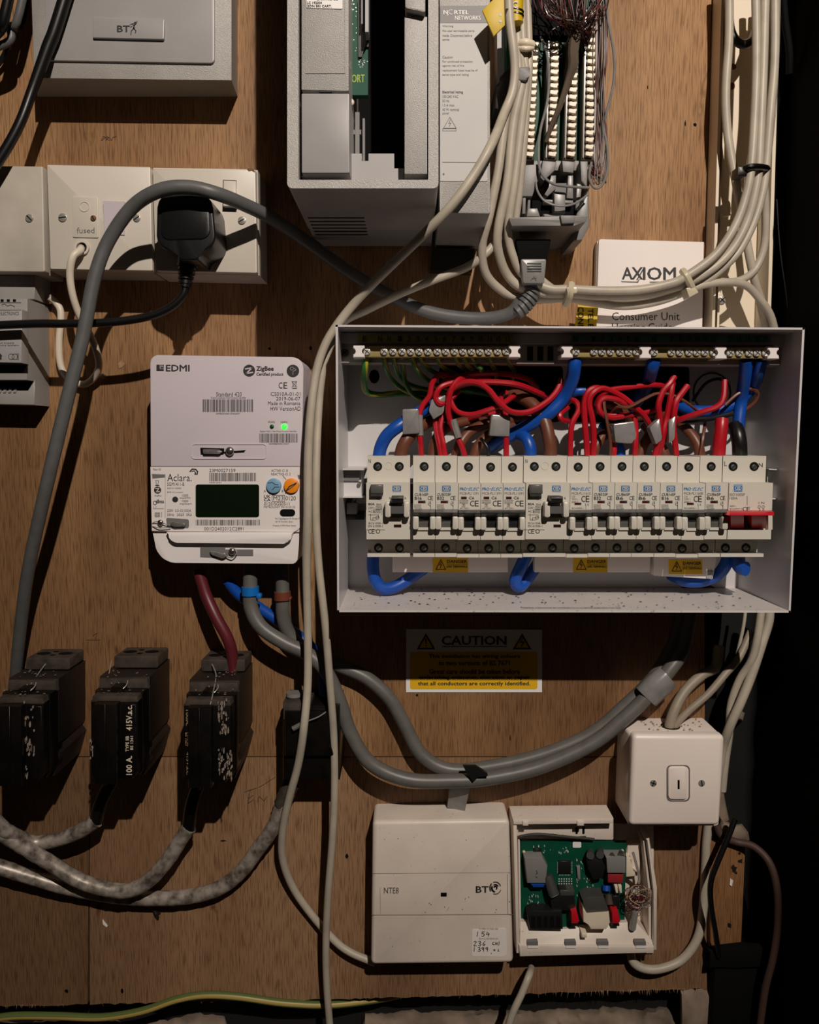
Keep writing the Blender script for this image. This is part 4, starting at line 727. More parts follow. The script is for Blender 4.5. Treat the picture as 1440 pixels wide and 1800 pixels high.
M().ring(rnd([(1349, 824), (1386, 826), (1385, 878), (1349, 877)], 2), rnd([(1350, 828), (1376, 830), (1373, 852), (1350, 853)], [1, 1, 9, 1]), .066, .064).build('rail_bracket', 'steel_case', cu)
for y in (825, 876.5): M().prism([(1352, y - 1), (1386, y), (1386, y + 2), (1352, y + 1)], .074, .04).build('bracket_arm', 'steel_case', cu)
M().box(600, 825, 632, 845, .0545, .0515).build('bracket_tab', 'label_grey', cu); screw(cu, 632, 848, 3.5, .056, 'steel'); screw(cu, 624, 882, 6, .034, 'steel', cross=True)
M().box(609, 884, 627, 904, .040, .003, .001).build('clip_block', 'glass_grey', cu); M().box(608, 904, 640, 914, .036, .003, .001).build('clip_block', 'black', cu)
M().box(622, 850, 1390, 885, .034, .028).build('mounting_rail', 'steel', cu)
# plastic carrier with the printed circuit numbers
M().prism([(598, 600), (1376, 604), (1376, 642), (598, 638)], .070, .050, .001).build('bar_carrier', 'busholder', cu)
M().prism([(598, 585), (1380, 588), (1376, 606), (598, 603)], [.076, .076, .0745, .0745], .003).build('number_ledge', 'busholder', cu)
M().prism([(1352, 588), (1398, 588), (1396, 602), (1384, 610), (1362, 610)], .074, .003).build('ledge_end', 'busholder', cu)
lq = M()
for nm, x0, x1, m, items in (('number_strip', 628, 901, 'earth_strip', [('E', 641), ('N', 668), ('N', 684)] + [(str(i + 1), 703 + i * 15.8) for i in range(13)]),
                             ('number_strip', 1005, 1355, 'teal_strip', [('N', 1012)] + [(str(i + 1), 1044 + i * 15.2) for i in range(6)] + [('N', 1150)] + [(str(i + 7), 1182 + i * 14.6) for i in range(6)] + [(str(i + 13), 1284 + i * 15.6) for i in range(5)])):
    b = M().prism([(x0, 589), (x1, 590), (x1, 602), (x0, 601)], [.0764, .0764, .0752, .0752], .06).build(nm, m, cu)
    tb = M()
    for s_, x in items: text(tb, s_, x - 3.2, 591, x + 3.2, 600, .0768, .02)
    tb.build('numbers', 'black', b)
for x in (932, 950, 968): M().box(x - 5, 609, x + 5, 634, .0706, .069).build('carrier_slot', 'black', cu)
screw(cu, 606, 620, 7, .071, 'relay', slot=45, cross=True)
proto = {}
def bar(name, label, x0, x1, xs, y, ends, gaps):
    t = thing(name, label, 'terminal bar', W((x0 + x1) / 2, y + 10, .0705), 'terminal bars')
    M().box(x0, y - 9, x1, y + 10, .081, .0705, .0006).build('brass_bar', 'brass', t)
    for x in xs:
        if 's' not in proto:
            proto['s'] = M().cyl(x, y, 6.6, .0835, .08, 14, .0008).build('terminal_screw', 'bright_steel', t); proto['c'] = W(x, y, .0835)
            mb = M(); mb.line([(x - 4, y - 3), (x + 4, y + 3)], 1.3, .0837); mb.line([(x - 3, y + 4), (x + 3, y - 4)], 1.3, .0837); proto['x'] = mb.build('cross_slot', 'black', proto['s'])
        else:
            dl = W(x, y, .0835) - proto['c']; o = inst(proto['s'], t, dl); k = proto['x'].copy(); C.objects.link(k); k.parent = o; k.location = (0, 0, 0)
    for x in ends:
        q = [(x - 10, y - 11), (x + 10, y - 11), (x + 10, y - 5), (x + 5, y - 4), (x + 4, y), (x + 5, y + 4), (x + 10, y + 5), (x + 10, y + 11), (x - 10, y + 11), (x - 10, y + 5), (x - 5, y + 4), (x - 4, y), (x - 5, y - 4), (x - 10, y - 5)]
        M().prism(q, .087, .0705, .0006, seg=1).build('bar_holder', 'white', t)
    return t
bar('earth_bar', 'brass earth terminal bar with sixteen screws, left end of the fuse board', 638, 900, [645, 675.5, 691, 707, 722, 737, 752.5, 769, 783.6, 799, 814, 829, 844, 859, 875, 890], 617.5, (631, 905), 0)
bar('neutral_bar', 'brass neutral bar right of the earth bar, nearest the case centre, seven screws', 1004, 1128, [1013, 1044.7, 1059, 1074, 1090.6, 1105.6, 1119.7], 618, (997,), 0)
bar('neutral_bar', 'middle one of the three brass neutral bars, seven screws', 1144, 1262, [1151, 1181, 1196, 1212, 1226, 1240, 1255], 619, (1135,), 0)
bar('neutral_bar', 'rightmost brass neutral bar, five screws, by the right case wall', 1277, 1354, [1285, 1301, 1318, 1332, 1347], 620, (1268, 1360), 0)
# breakers: one outline for all, carried across by each one's width
S1, S2, S3 = .0745, .089, .064
Z = lambda y, d: W(720, y, d).z
PR = [(.034, Z(801, S1)), (S1, Z(801.5, S1)), (S1, Z(847, S1)), (S2, Z(849, S2)), (S2, Z(897, S2)), (.084, Z(898, .084)), (.084, Z(931, .084)), (S2, Z(931, S2)), (S2, Z(948, S2)), (S3, Z(947, S3)), (S3, Z(971, S3)), (.0765, Z(973, .0765)), (.0765, Z(979, .0765)), (.034, Z(979, .0765))]
X = lambda px: W(px, 820, S1).x
def breaker(name, label, cat, xa, xb, group, holes, m='mcb', dz=0):
    t = thing(name, label, cat, Vector(((X(xa) + X(xb)) / 2, -.034, Z(979, .0765))), group)
    M().profile(X(xa) + .0002, X(xb) - .0002, [(d, z - dz * .00046) for d, z in PR]).build('body', m, t)
    for x in holes:
        for y, dd, lo in ((820 + dz, S1, 0), (963 + dz, S3, 1)):
            xx = x if not lo else 720 + (W(x, 820, S1).x * 1440 * (math.cos(TH) - 63 / 1440 * math.sin(TH)) / (D - S3))
            h = M().cyl(xx, y, 8, dd + .0002, dd - .001, 18).build('terminal_hole', 'black', t)
            M().cyl(xx + .5, y + 1, 4.6, dd + .0006, dd, 12, .0002).build('terminal_screw', 'relay' if not lo else 'steel', h)
            M().line([(xx - 3, y + 3.6), (xx + 3, y - 2)], 1, dd + .0008).build('screw_slot', 'black', h)
    return t
fx = lambda px: 720 + X(px) * 1440 * (math.cos(TH) + .02 * math.sin(TH)) / (D - S2)     # px at the front face over px at the shoulder
DF = S2 + .0002
def logo(par, x, y, h=5.5):
    mb = M(); mb.flat(rc(x - 7.5, y - h, x + 7.5, y + h), DF); o = mb.build('logo', 'blue_logo', par)
    k = M(); text(k, 'CED', x - 5.6, y - 3.2, x + 5.6, y + 3.2, DF + .0001, .03); k.line([(x - 7, y - 4.4), (x + 7, y - 4.4)], .6, DF + .0001); k.line([(x - 7, y + 4.4), (x + 7, y + 4.4)], .6, DF + .0001); k.build('logo_letters', 'mcb', o)
def ce(mb, x, y, w, h): text(mb, 'C', x, y, x + w * .48, y + h, DF, .01); text(mb, 'E', x + w * .55, y, x + w, y + h, DF, .01)
def rcd(label, xa, xb):
    t = breaker('residual_current_device', label, 'breaker', xa, xb, 'residual current devices', (xa + 19, xa + 57)); a = fx(xa)
    M().ring(circ(xa + 38, 819, 7, 18), circ(xa + 38, 819, 6.2, 18), S1 + .0003, S1).build('blank_plug', 'mcb', t)
    M().prism(rc(a + 8, 852, a + 30, 868), .096, .088, .0008).build('test_button', 'grey_toggle', t); M().prism(rc(a + 8, 868, a + 28, 875), [.096, .096, .090, .090], .088).build('test_button_ramp', 'dark_toggle', t)
    logo(t, a + 54, 859); mb = M(); text(mb, 'N', xa + 3, 807, xa + 7, 814, S1 + .0002); text(mb, 'N', xa + 3, 966, xa + 7, 973, S3 + .0002)
    for s_, x0, y0, x1, y1, *b in (('80A', 4, 884, 15, 888, .03), ('30mA', 18, 884.5, 27, 888), ('230V~', 4, 890.5, 16, 894.5), ('50Hz', 19, 890.5, 27, 894), ('AC 6000', 4, 897, 24, 900.5), ('IEC61008-1', 4, 918, 29, 921.5), ('EN 61008-1', 4, 923, 29, 926.5), ('TEST', 18, 876, 28, 879), ('R', 41, 874, 44, 878), ('R', 68, 874, 71, 878)):
        text(mb, s_, a + x0, y0, a + x1, y1, DF, *b)
    mb.line(rc(a + 17.5, 889.5, a + 28, 895), .6, DF, True); mb.line(rc(a + 13, 896, a + 25, 901.5), .6, DF, True)
    mb.line([(a + 4, 905), (a + 22, 905), (a + 22, 910), (a + 12, 910), (a + 12, 915)], .7, DF); mb.line([(a + 8, 903), (a + 8, 914), (a + 18, 914)], .7, DF); mb.line(circ(a + 20, 910, 3, 8), .7, DF, True); mb.line([(a + 28, 890), (a + 28, 905)], .6, DF)
    ce(mb, a + 4, 930, 11, 8); mb.line(circ(a + 21, 934, 3.4, 7), 1.1, DF, True); mb.build('lettering', 'ink', t)
    tg = M().prism([(a + 45, 873), (a + 66, 873), (a + 66, 885), (a + 44, 885)], [.105, .105, .099, .099], .085, .0008).build('toggle', 'dark_toggle', t); M().prism(rc(a + 44.5, 874, a + 66, 877), .1062, .097, .0004).build('toggle_edge', 'grey_toggle', tg); M().prism(rc(a + 44, 890, a + 66, 903), .0985, .085).build('toggle_base', 'grey_toggle', tg)
    for x0, x1 in ((33, 44), (66, 77)): M().prism(rnd([(a + x0, 882), (a + x1, 882), (a + x1, 910), (a + x0, 910)], 4), .098, .083, .0015).build('toggle_guard', 'mcb', t)
    M().prism(rc(a + 0, 897, a + 33, 932), S2, .083).build('front_plate', 'mcb', t); M().prism(rc(a + 33, 910, a + 76.5, 931), S2, .083).build('front_plate', 'mcb', t)
    M().flat(rc(a + 49, 922, a + 62, 927), DF).build('status_window', 'black', t); M().flat(rc(a + 52, 923.5, a + 59, 925.5), DF + .0001).build('status_flag', 'window_red', t)
    return t
def mcb(label, xa, xb, brand, model, code, dark):
    dz = 1 if brand else 0
    t = breaker('circuit_breaker', label, 'breaker', xa, xb, 'miniature circuit breakers', ((xa + xb) / 2 + .3,), dz=dz); a, b = fx(xa), fx(xb); w = b - a; mb = M(); mg = M()
    if brand:
        bl = M(); text(bl, 'PRO', a + 3, 857, a + 15, 862, DF, .035); text(bl, 'ELEC', a + 19, 857, a + 36, 862, DF, .01, 0, .15); bl.flat(circ(a + 17, 859, 1, 6), DF); bl.build('logo', 'blue_logo', t)
        text(mg, model, a + 3, 865, a + 36, 869.5, DF)
        if code[0] == '6':
            pass
        if dark:
            text(mb, code, a + 19, 873, a + 28, 877.5, DF, .02); text(mg, '6000', a + 3.5, 880, a + 16, 884, DF); mg.line(rc(a + 2.5, 879, a + 17, 885), .5, DF, True); text(mg, '3', a + 8, 886.5, a + 11, 890, DF); mg.line(rc(a + 7, 886, a + 12, 891), .5, DF, True); text(mg, '6M~230V~', a + 3, 892, a + 20, 895, DF); ce(mb, a + 21, 880, 15, 10); mb.flat(rc(a + 5, 873, a + 15, 877.5), DF)
        else:
            text(mg, code, a + 3, 871, a + 9, 874.5, DF); text(mg, '230V~', a + 3, 876, a + 14, 879, DF); text(mg, '6000 3', a + 3, 880.5, a + 14, 884, DF); text(mg, 'IEC60898-1', a + 3, 892, a + 24, 894.5, DF); ce(mb, a + 20, 871.5, 14, 11); mb.flat(rc(a + 8, 883.5, a + 20, 887.5), DF); mg.line([(a + 28, 887), (a + 28, 895)], .6, DF); text(mg, '1 6', a + 27, 884.5, a + 33, 889, DF)
    else:
        logo(t, a + 19, 859); text(mb, model, a + 3, 867, a + 27, 871.5, DF, .015); text(mb, code, a + 3, 873, a + 15, 878.5, DF, .03); ce(mb, a + 26, 872, 9, 7); mb.flat(rc(a + 9, 880, a + 22, 884.5), DF)
        text(mg, '6000', a + 3.5, 888, a + 13, 891, DF); mg.line(rc(a + 2.5, 887, a + 14, 892), .5, DF, True); text(mg, 'EN60898', a + 3, 893, a + 16, 895.5, DF); mb.line([(a + 31, 881), (a + 31, 895)], .8, DF); mb.line([(a + 31, 890), (a + 26.5, 886.5)], .7, DF); mg.line(circ(a + 28.5, 884, 1.8, 6), .6, DF, True)
    mb.build('lettering', 'ink', t); mg.build('small_lettering', 'ink_soft', t); o = M(); x0 = a + (6.5 if brand and dark else 10 if not brand else 9); y0 = 874 if brand and dark else 881 if not brand else 884
    o.flat(rc(x0, y0, x0 + 8, y0 + 2.6), DF + .0001); o.build('status_window', 'window_red', t)
    tm, tm2 = ('dark_toggle', 'black') if dark else ('grey_toggle', 'dark_toggle')
    tg = M().prism([(a + .6, 895 + dz), (b - .6, 895 + dz), (b - .6, 901 + dz), (a + .6, 901 + dz)], [.0905, .0905, .0985, .0985], .085, .0004).build('toggle', tm, t)
    M().prism([(a + .6, 901.5 + dz), (b - .6, 901.5 + dz), (b - 1, 909 + dz), (a + 1, 909 + dz)], [.0985, .0985, .093, .093], .085).build('toggle_front', tm2, tg)
    M().prism(rc(a + w * .26, 911 + dz, b - w * .26, 926 + dz), .0895, .083, .0004).build('toggle_base', tm, tg); M().flat(rc(a + w * .26, 915 + dz, b - w * .26, 916.2 + dz), .0897).build('base_groove', 'black', tg)
    for x0, x1 in ((-.3, w * .26), (w * .75, w + .3)): M().prism(rnd([(a + x0, 908 + dz), (a + x1, 908 + dz), (a + x1, 931 + dz), (a + x0, 931 + dz)], 3), .097, .083, .0012).build('toggle_guard', 'mcb', t)
    M().prism(rc(a + w * .2, 927 + dz, b - w * .2, 932 + dz), .0905, .083).build('guard_sill', 'mcb', t)
    return t
rcd('left double-width residual current device, first in the breaker row', 645, 721.5)
b5 = [726, 765, 804, 843, 881.5, 920]
for i, (md_, cd, br_, dk, lb_) in enumerate((('CUB16SP', 'B16', 0, 0, 'B16 breaker first after the left residual current device'), ('CUB32SP', 'B32', 0, 0, 'B32 breaker in the left group, second after the residual current device'), ('MCB-PL11591', 'C6', 1, 1, 'C6 breaker with black toggle, first of three after the left B32'), ('MCB-PL11591', 'C6', 1, 1, 'C6 breaker with black toggle, middle of three'), ('MCB-PL11591', 'C6', 1, 1, 'C6 breaker with black toggle, beside the second residual current device'))):
    mcb(lb_, b5[i], b5[i + 1], br_, md_, cd, dk)
rcd('second double-width residual current device, in the middle of the breaker row', 920.5, 997)
b7 = [997, 1035.6, 1074, 1112.8, 1152.5, 1191, 1230.5, 1270]
for i, (md_, cd, br_, dk, lb_) in enumerate((('MCB-PL11610', 'C20', 1, 0, 'C20 breaker first after the second residual current device'), ('CUB32SP', 'B32', 0, 0, 'B32 breaker in the right group, left of the two B6 neighbours'), ('CUB6SP', 'B6', 0, 0, 'B6 breaker next to the right-hand B32'), ('CUB6SP', 'B6', 0, 0, 'B6 breaker between another B6 and the first right-hand B16'), ('CUB16SP', 'B16', 0, 0, 'first B16 breaker in the right group, left of another alike'), ('MCB-PL11608', 'C16', 1, 0, 'C16 breaker between a blue-logo B16 and the last B6'), ('CUB6SP', 'B6', 0, 0, 'B6 breaker next to the red main switch'))):
    mcb(lb_, b7[i], b7[i + 1], br_, md_, cd, dk)
ms = breaker('main_switch', 'double-width main switch with red handle, right end of the breaker row', 'switch', 1270.5, 1347, None, (1289, 1326)); a = fx(1270.5); b = fx(1347); logo(ms, a + 17, 858, 6)
mb = M(); text(mb, 'L', 1273.5, 811, 1278, 819, S1 + .0002); text(mb, 'N', 1334, 814, 1341, 821, S1 + .0002); mg = M()
for s_, x0, y0, x1, y1 in (('ISO100SP', 2, 867, 29, 872), ('100A', 2, 873.5, 16, 878), ('400V~', 2, 888, 14, 891), ('IEC60947-3', 2, 893, 24, 896)): text(mg, s_, a + x0, y0, a + x1, y1, DF)
ce(mb, a + 25, 891, 13, 7); mb.build('lettering', 'ink', ms); mg.line([(a + 33, 872), (a + 33, 888)], .9, DF); mg.line(circ(a + 54, 891, 2.4, 8), .8, DF, True); mg.line(circ(a + 61, 891, 2.4, 8), .8, DF, True); text(mg, 'I N', a + 53, 882, a + 63, 886, DF); text(mg, '2 4', a + 53, 894, a + 63, 897, DF); mg.build('small_lettering', 'ink_soft', ms)
hd = M().prism([(a + 2, 899), (b + 3, 899), (b + 3, 906), (a + 1, 906)], [.100, .100, .107, .107], .088, .0006).build('handle', 'red_switch', ms)
for x0, x1 in ((4, 27), (41, 66)): M().prism(rc(a + x0, 906, a + x1, 929), [.104, .104, .0885, .0885], .084).build('handle_leg', 'red_switch', hd)
M().prism(rc(a + .5, 898, a + 4, 931), S2, .083).build('front_plate', 'mcb', ms); M().prism(rc(b - 8, 898, b - .5, 931), S2, .083).build('front_plate', 'mcb', ms)
# shrouds with danger labels under the breakers
for i, (x0, x1, y0, y1, lx0, lx1, ly, lab) in enumerate(((690, 893, 976, 1006, 761, 823, 981, 'left'), (940, 1143, 976, 1006, 1008, 1068, 981, 'middle'), (1150, 1261, 976, 1012, 1176, 1235, 984, 'right'))):
    t = thing('busbar_shroud', 'grey plastic busbar shroud with a yellow danger label, the ' + lab + ' one of three', 'shroud', W((x0 + x1) / 2, y1, .05), 'busbar shrouds under the breakers')
    M().prism([(x0, y0), (x1, y0), (x1 - (8 if i == 2 else 0), y1 + (6 if i == 2 else 0)), (x0, y1)], .050, .040, .0004).build('strip', 'white', t)
    if i == 2: M().prism([(x1 - 18, 1004), (x1 - 6, 1004), (x1 - 9, 1019), (x1 - 19, 1017)], .0515, .040, .0006).build('end_clip', 'grey_smooth', t)
    lb = M().prism(rc(lx0, ly, lx1, ly + 25), .0504, .0495).build('danger_label', 'yellow_label', t); k = M(); cx = lx0 + 14
    k.line([(cx, ly + 3), (cx + 8.5, ly + 20), (cx - 8.5, ly + 20)], 1.3, .0506, True); k.line([(cx + 1, ly + 7), (cx - 2, ly + 12), (cx + 1.6, ly + 12), (cx - 1, ly + 17.5)], 1.2, .0506)
    text(k, 'DANGER', lx0 + 25, ly + 3.4, lx1 - 2, ly + 8.8, .0506, .04); text(k, 'LIVE TERMINALS', lx0 + 24.5, ly + 13, lx1 - 1.5, ly + 17, .0506, .015); k.line([(lx0 + 25, ly + 11), (lx1 - 1, ly + 11)], .5, .0506); k.build('lettering', 'ink', lb)
mb = M(); text(mb, 'WARNING: TERMINALS MAY BE LIVE. ISOLATE SUPPLY BEFORE REMOVING THE COVER', 918, 1068, 1100, 1071.5, .0, 0)
zf = W(0, 1072.5, dr).z + .0002               # lies printed on the floor of the case
mb = M(); v, f = glyphs('TERMINAL SCREWS MUST BE TIGHTENED TO 2.0 Nm BEFORE ENERGISING THIS UNIT'); w_ = max(p.x for p in v)
mb.add([Vector((W(918, 1068, .095).x + p.x / w_ * .080, -.097 + (p.y - .3) * .006, zf)) for p in v], f); mb.keep = 1; mb.build('floor_lettering', 'bakelite_side', cu)
rd = random.Random(3); mb = M()               # dust and crumbs on the floor of the case
for i in range(150):
    x, dd, r_ = rd.uniform(-.05, .29), rd.uniform(.012, .1), rd.uniform(.0003, .0010); mb.add([Vector((x + r_ * math.cos(k) * 1.4, -dd + r_ * math.sin(k), zf + .0001)) for k in (0, 1.1, 2.3, 3.4, 4.6, 5.6)] + [Vector((x, -dd, zf + r_ * .7))], [(k, (k + 1) % 6, 6) for k in range(6)])
mb.build('floor_dust', 'bakelite_side', cu, kind='stuff')
# ---------------------------------------------------------------- wiring inside the fuse board
def wire(m, r_, lab, *ps, name=None, cat='wire', grp=None, **k): return cable(name or {'red_wire': 'red_wire', 'blue_wire': 'blue_wire', 'brown_wire': 'brown_wire', 'earth_wire': 'earth_wire', 'black_cable': 'black_wire'}[m], list(ps), r_, m, lab, cat, grp, **k)
ew = dict(twist=.06, grp='earth wires under the brass bar', n=8)
wire('earth_wire', .0028, 'earth wire from the first screw of the earth bar, turning in a wide U', (646, 624, .073), (642, 645, .072), (640, 668, .060), (644, 688, .040), (668, 694, .034), (705, 691, .026), (745, 692, .016), (790, 690, .006), **ew)
for i, p in enumerate((((676, 624, .073), (678, 645, .066), (690, 668, .042), (716, 688, .03), (760, 700, .012)), ((692, 624, .073), (694, 642, .066), (704, 664, .042), (730, 680, .03), (780, 690, .01)), ((707, 624, .073), (709, 650, .05), (716, 680, .042), (738, 700, .03), (790, 705, .01)),
                       ((724, 624, .073), (732, 648, .066), (752, 668, .046), (776, 680, .034), (830, 690, .01)), ((737, 624, .073), (745, 640, .066), (765, 655, .044), (800, 668, .03), (850, 680, .008)), ((769, 624, .073), (774, 640, .066), (792, 654, .044), (820, 665, .02), (850, 670, .006)),
                       ((799, 624, .073), (806, 640, .066), (822, 652, .044), (840, 662, .02)), ((814, 624, .073), (822, 642, .066), (838, 652, .044), (860, 660, .015)), ((829, 624, .073), (836, 640, .066), (846, 648, .066), (845, 656, .03)), ((859, 624, .073), (864, 640, .066), (872, 655, .04), (874, 675, .015)), ((890, 624, .073), (896, 640, .066), (904, 652, .04), (900, 670, .01)))):
    wire('earth_wire', .0021, ('second', 'third', 'fourth', 'fifth', 'sixth', 'eighth', 'tenth', 'eleventh', 'twelfth', 'fourteenth', 'last')[i] + ' screw from the left of the earth bar, its thin earth wire', *p, **ew)
wire('earth_wire', .0022, 'bright green earth wire end behind the red loops', (815, 686, .02), (838, 689, .034), (862, 694, .03), (890, 700, .012), twist=0, n=8)
bt = dict(n=12)
wire('blue_wire', .0055, 'thick blue tail from the first neutral bar screw sweeping down left', (1012, 632, .073), (1010, 645, .072), (1006, 668, .066), (992, 698, .058), (966, 726, .056), (930, 748, .05), (895, 766, .042), (860, 786, .034), **bt)
wire('blue_wire', .0042, 'short blue wire end sticking out right of the thick blue tail', (1000, 692, .04), (1014, 688, .044), (1028, 687, .044), **bt)
wire('blue_wire', .0055, 'thick blue tail from the middle neutral bar into the shadow', (1151, 632, .073), (1146, 648, .068), (1138, 676, .046), (1122, 702, .034), (1105, 730, .02), **bt)
wire('blue_wire', .0052, 'thick blue tail from the right neutral bar straight down to the main switch', (1312, 632, .073), (1310, 660, .064), (1304, 700, .05), (1299, 740, .05), (1297, 775, .052), **bt)
wire('blue_wire', .0052, 'thick blue tail from the right neutral bar crossing left behind the red wires', (1338, 632, .073), (1334, 654, .066), (1320, 684, .048), (1292, 710, .044), (1255, 722, .04), (1218, 722, .034), (1192, 712, .024), **bt)
wire('blue_wire', .0056, 'thick blue tail into the left residual current device', (666, 806, .056), (670, 785, .058), (682, 764, .06), (705, 746, .06), (735, 726, .05), (765, 712, .03), **bt)
wire('brown_wire', .0056, 'thick brown tail into the left residual current device', (703, 806, .056), (708, 786, .058), (720, 766, .056), (738, 750, .045), (770, 735, .03), **bt)
wire('blue_wire', .0052, 'thick blue tail into the second residual current device', (932, 808, .056), (932, 788, .058), (924, 770, .054), (905, 765, .04), (880, 775, .025), **bt)
wire('brown_wire', .0056, 'thick brown tail into the second residual current device', (968, 808, .056), (966, 775, .058), (955, 735, .054), (930, 706, .046), (895, 690, .034), **bt)
wire('brown_wire', .0045, 'tan brown wire beside the grey taped reds in the right group', (1172, 808, .05), (1164, 788, .05), (1150, 770, .04), (1135, 750, .02), **bt)
wire('brown_wire', .0048, 'brown wire behind the loops in the right group', (1040, 725, .03), (1066, 708, .04), (1092, 722, .038), (1110, 745, .02), **bt)
wire('red_wire', .0055, 'thick red sleeve into the live terminal of the main switch', (1263, 806, .056), (1265, 780, .058), (1268, 752, .058), (1269, 738, .056), name='red_sleeve', **bt)
wire('black_cable', .0062, 'thick black sleeve into the neutral terminal of the main switch', (1301, 806, .056), (1300, 780, .058), (1297, 762, .056), (1292, 748, .05), name='black_sleeve', **bt)
wire('blue_wire', .0055, 'blue tail looping out of the bottom of the left residual current device', (656, 974, .045), (656, 1000, .047), (661, 1022, .047), (676, 1035, .046), (700, 1029, .041), (735, 1006, .033), (765, 985, .026), **bt)
wire('blue_wire', .0055, 'blue tail looping out of the bottom of the second residual current device', (926, 974, .045), (914, 1000, .046), (906, 1020, .045), (914, 1031, .042), (932, 1010, .034), (950, 985, .026), **bt)
wire('blue_wire', .0055, 'blue tail sweeping under the right danger label into the main switch', (1282, 974, .045), (1276, 992, .045), (1262, 1010, .042), (1235, 1021, .038), (1205, 1021, .036), (1180, 1010, .02), **bt)
wire('blue_wire', .0062, 'stubby blue tail pointing forward under the main switch', (1296, 974, .04), (1298, 990, .055), (1304, 998, .062), (1312, 1000, .066), **bt)
for lab, m, p in (('brown tail behind the taped reds at the left', 'brown_wire', [(760, 810, .045), (765, 778, .046), (785, 752, .04), (830, 738, .028), (880, 730, .012)]), ('second brown tail behind the left red tangle', 'brown_wire', [(800, 810, .045), (808, 782, .046), (830, 756, .04), (870, 742, .03), (930, 735, .012)]),
                  ('dark brown tail in shadow behind the third left breaker', 'brown_wire', [(832, 810, .042), (842, 782, .042), (868, 760, .034), (905, 748, .02), (950, 742, .008)]), ('brown tail in shadow behind the right-hand B32', 'brown_wire', [(1040, 810, .042), (1050, 780, .042), (1075, 752, .034), (1110, 735, .02), (1150, 725, .008)]),
                  ('brown tail in shadow behind the B6 breakers', 'brown_wire', [(1120, 810, .042), (1132, 782, .042), (1150, 756, .034), (1180, 740, .02), (1200, 728, .006)]), ('brown tail in shadow left of the red sleeve', 'brown_wire', [(1232, 810, .045), (1226, 780, .044), (1205, 752, .036), (1180, 735, .024), (1150, 728, .008)]),
                  ('blue tail in shadow behind the B6 tape flag', 'blue_wire', [(1088, 812, .045), (1090, 792, .046), (1080, 770, .04), (1060, 750, .02)])):
    wire(m, .0046, lab, *p, **bt)
rw = dict(n=8, res=7)
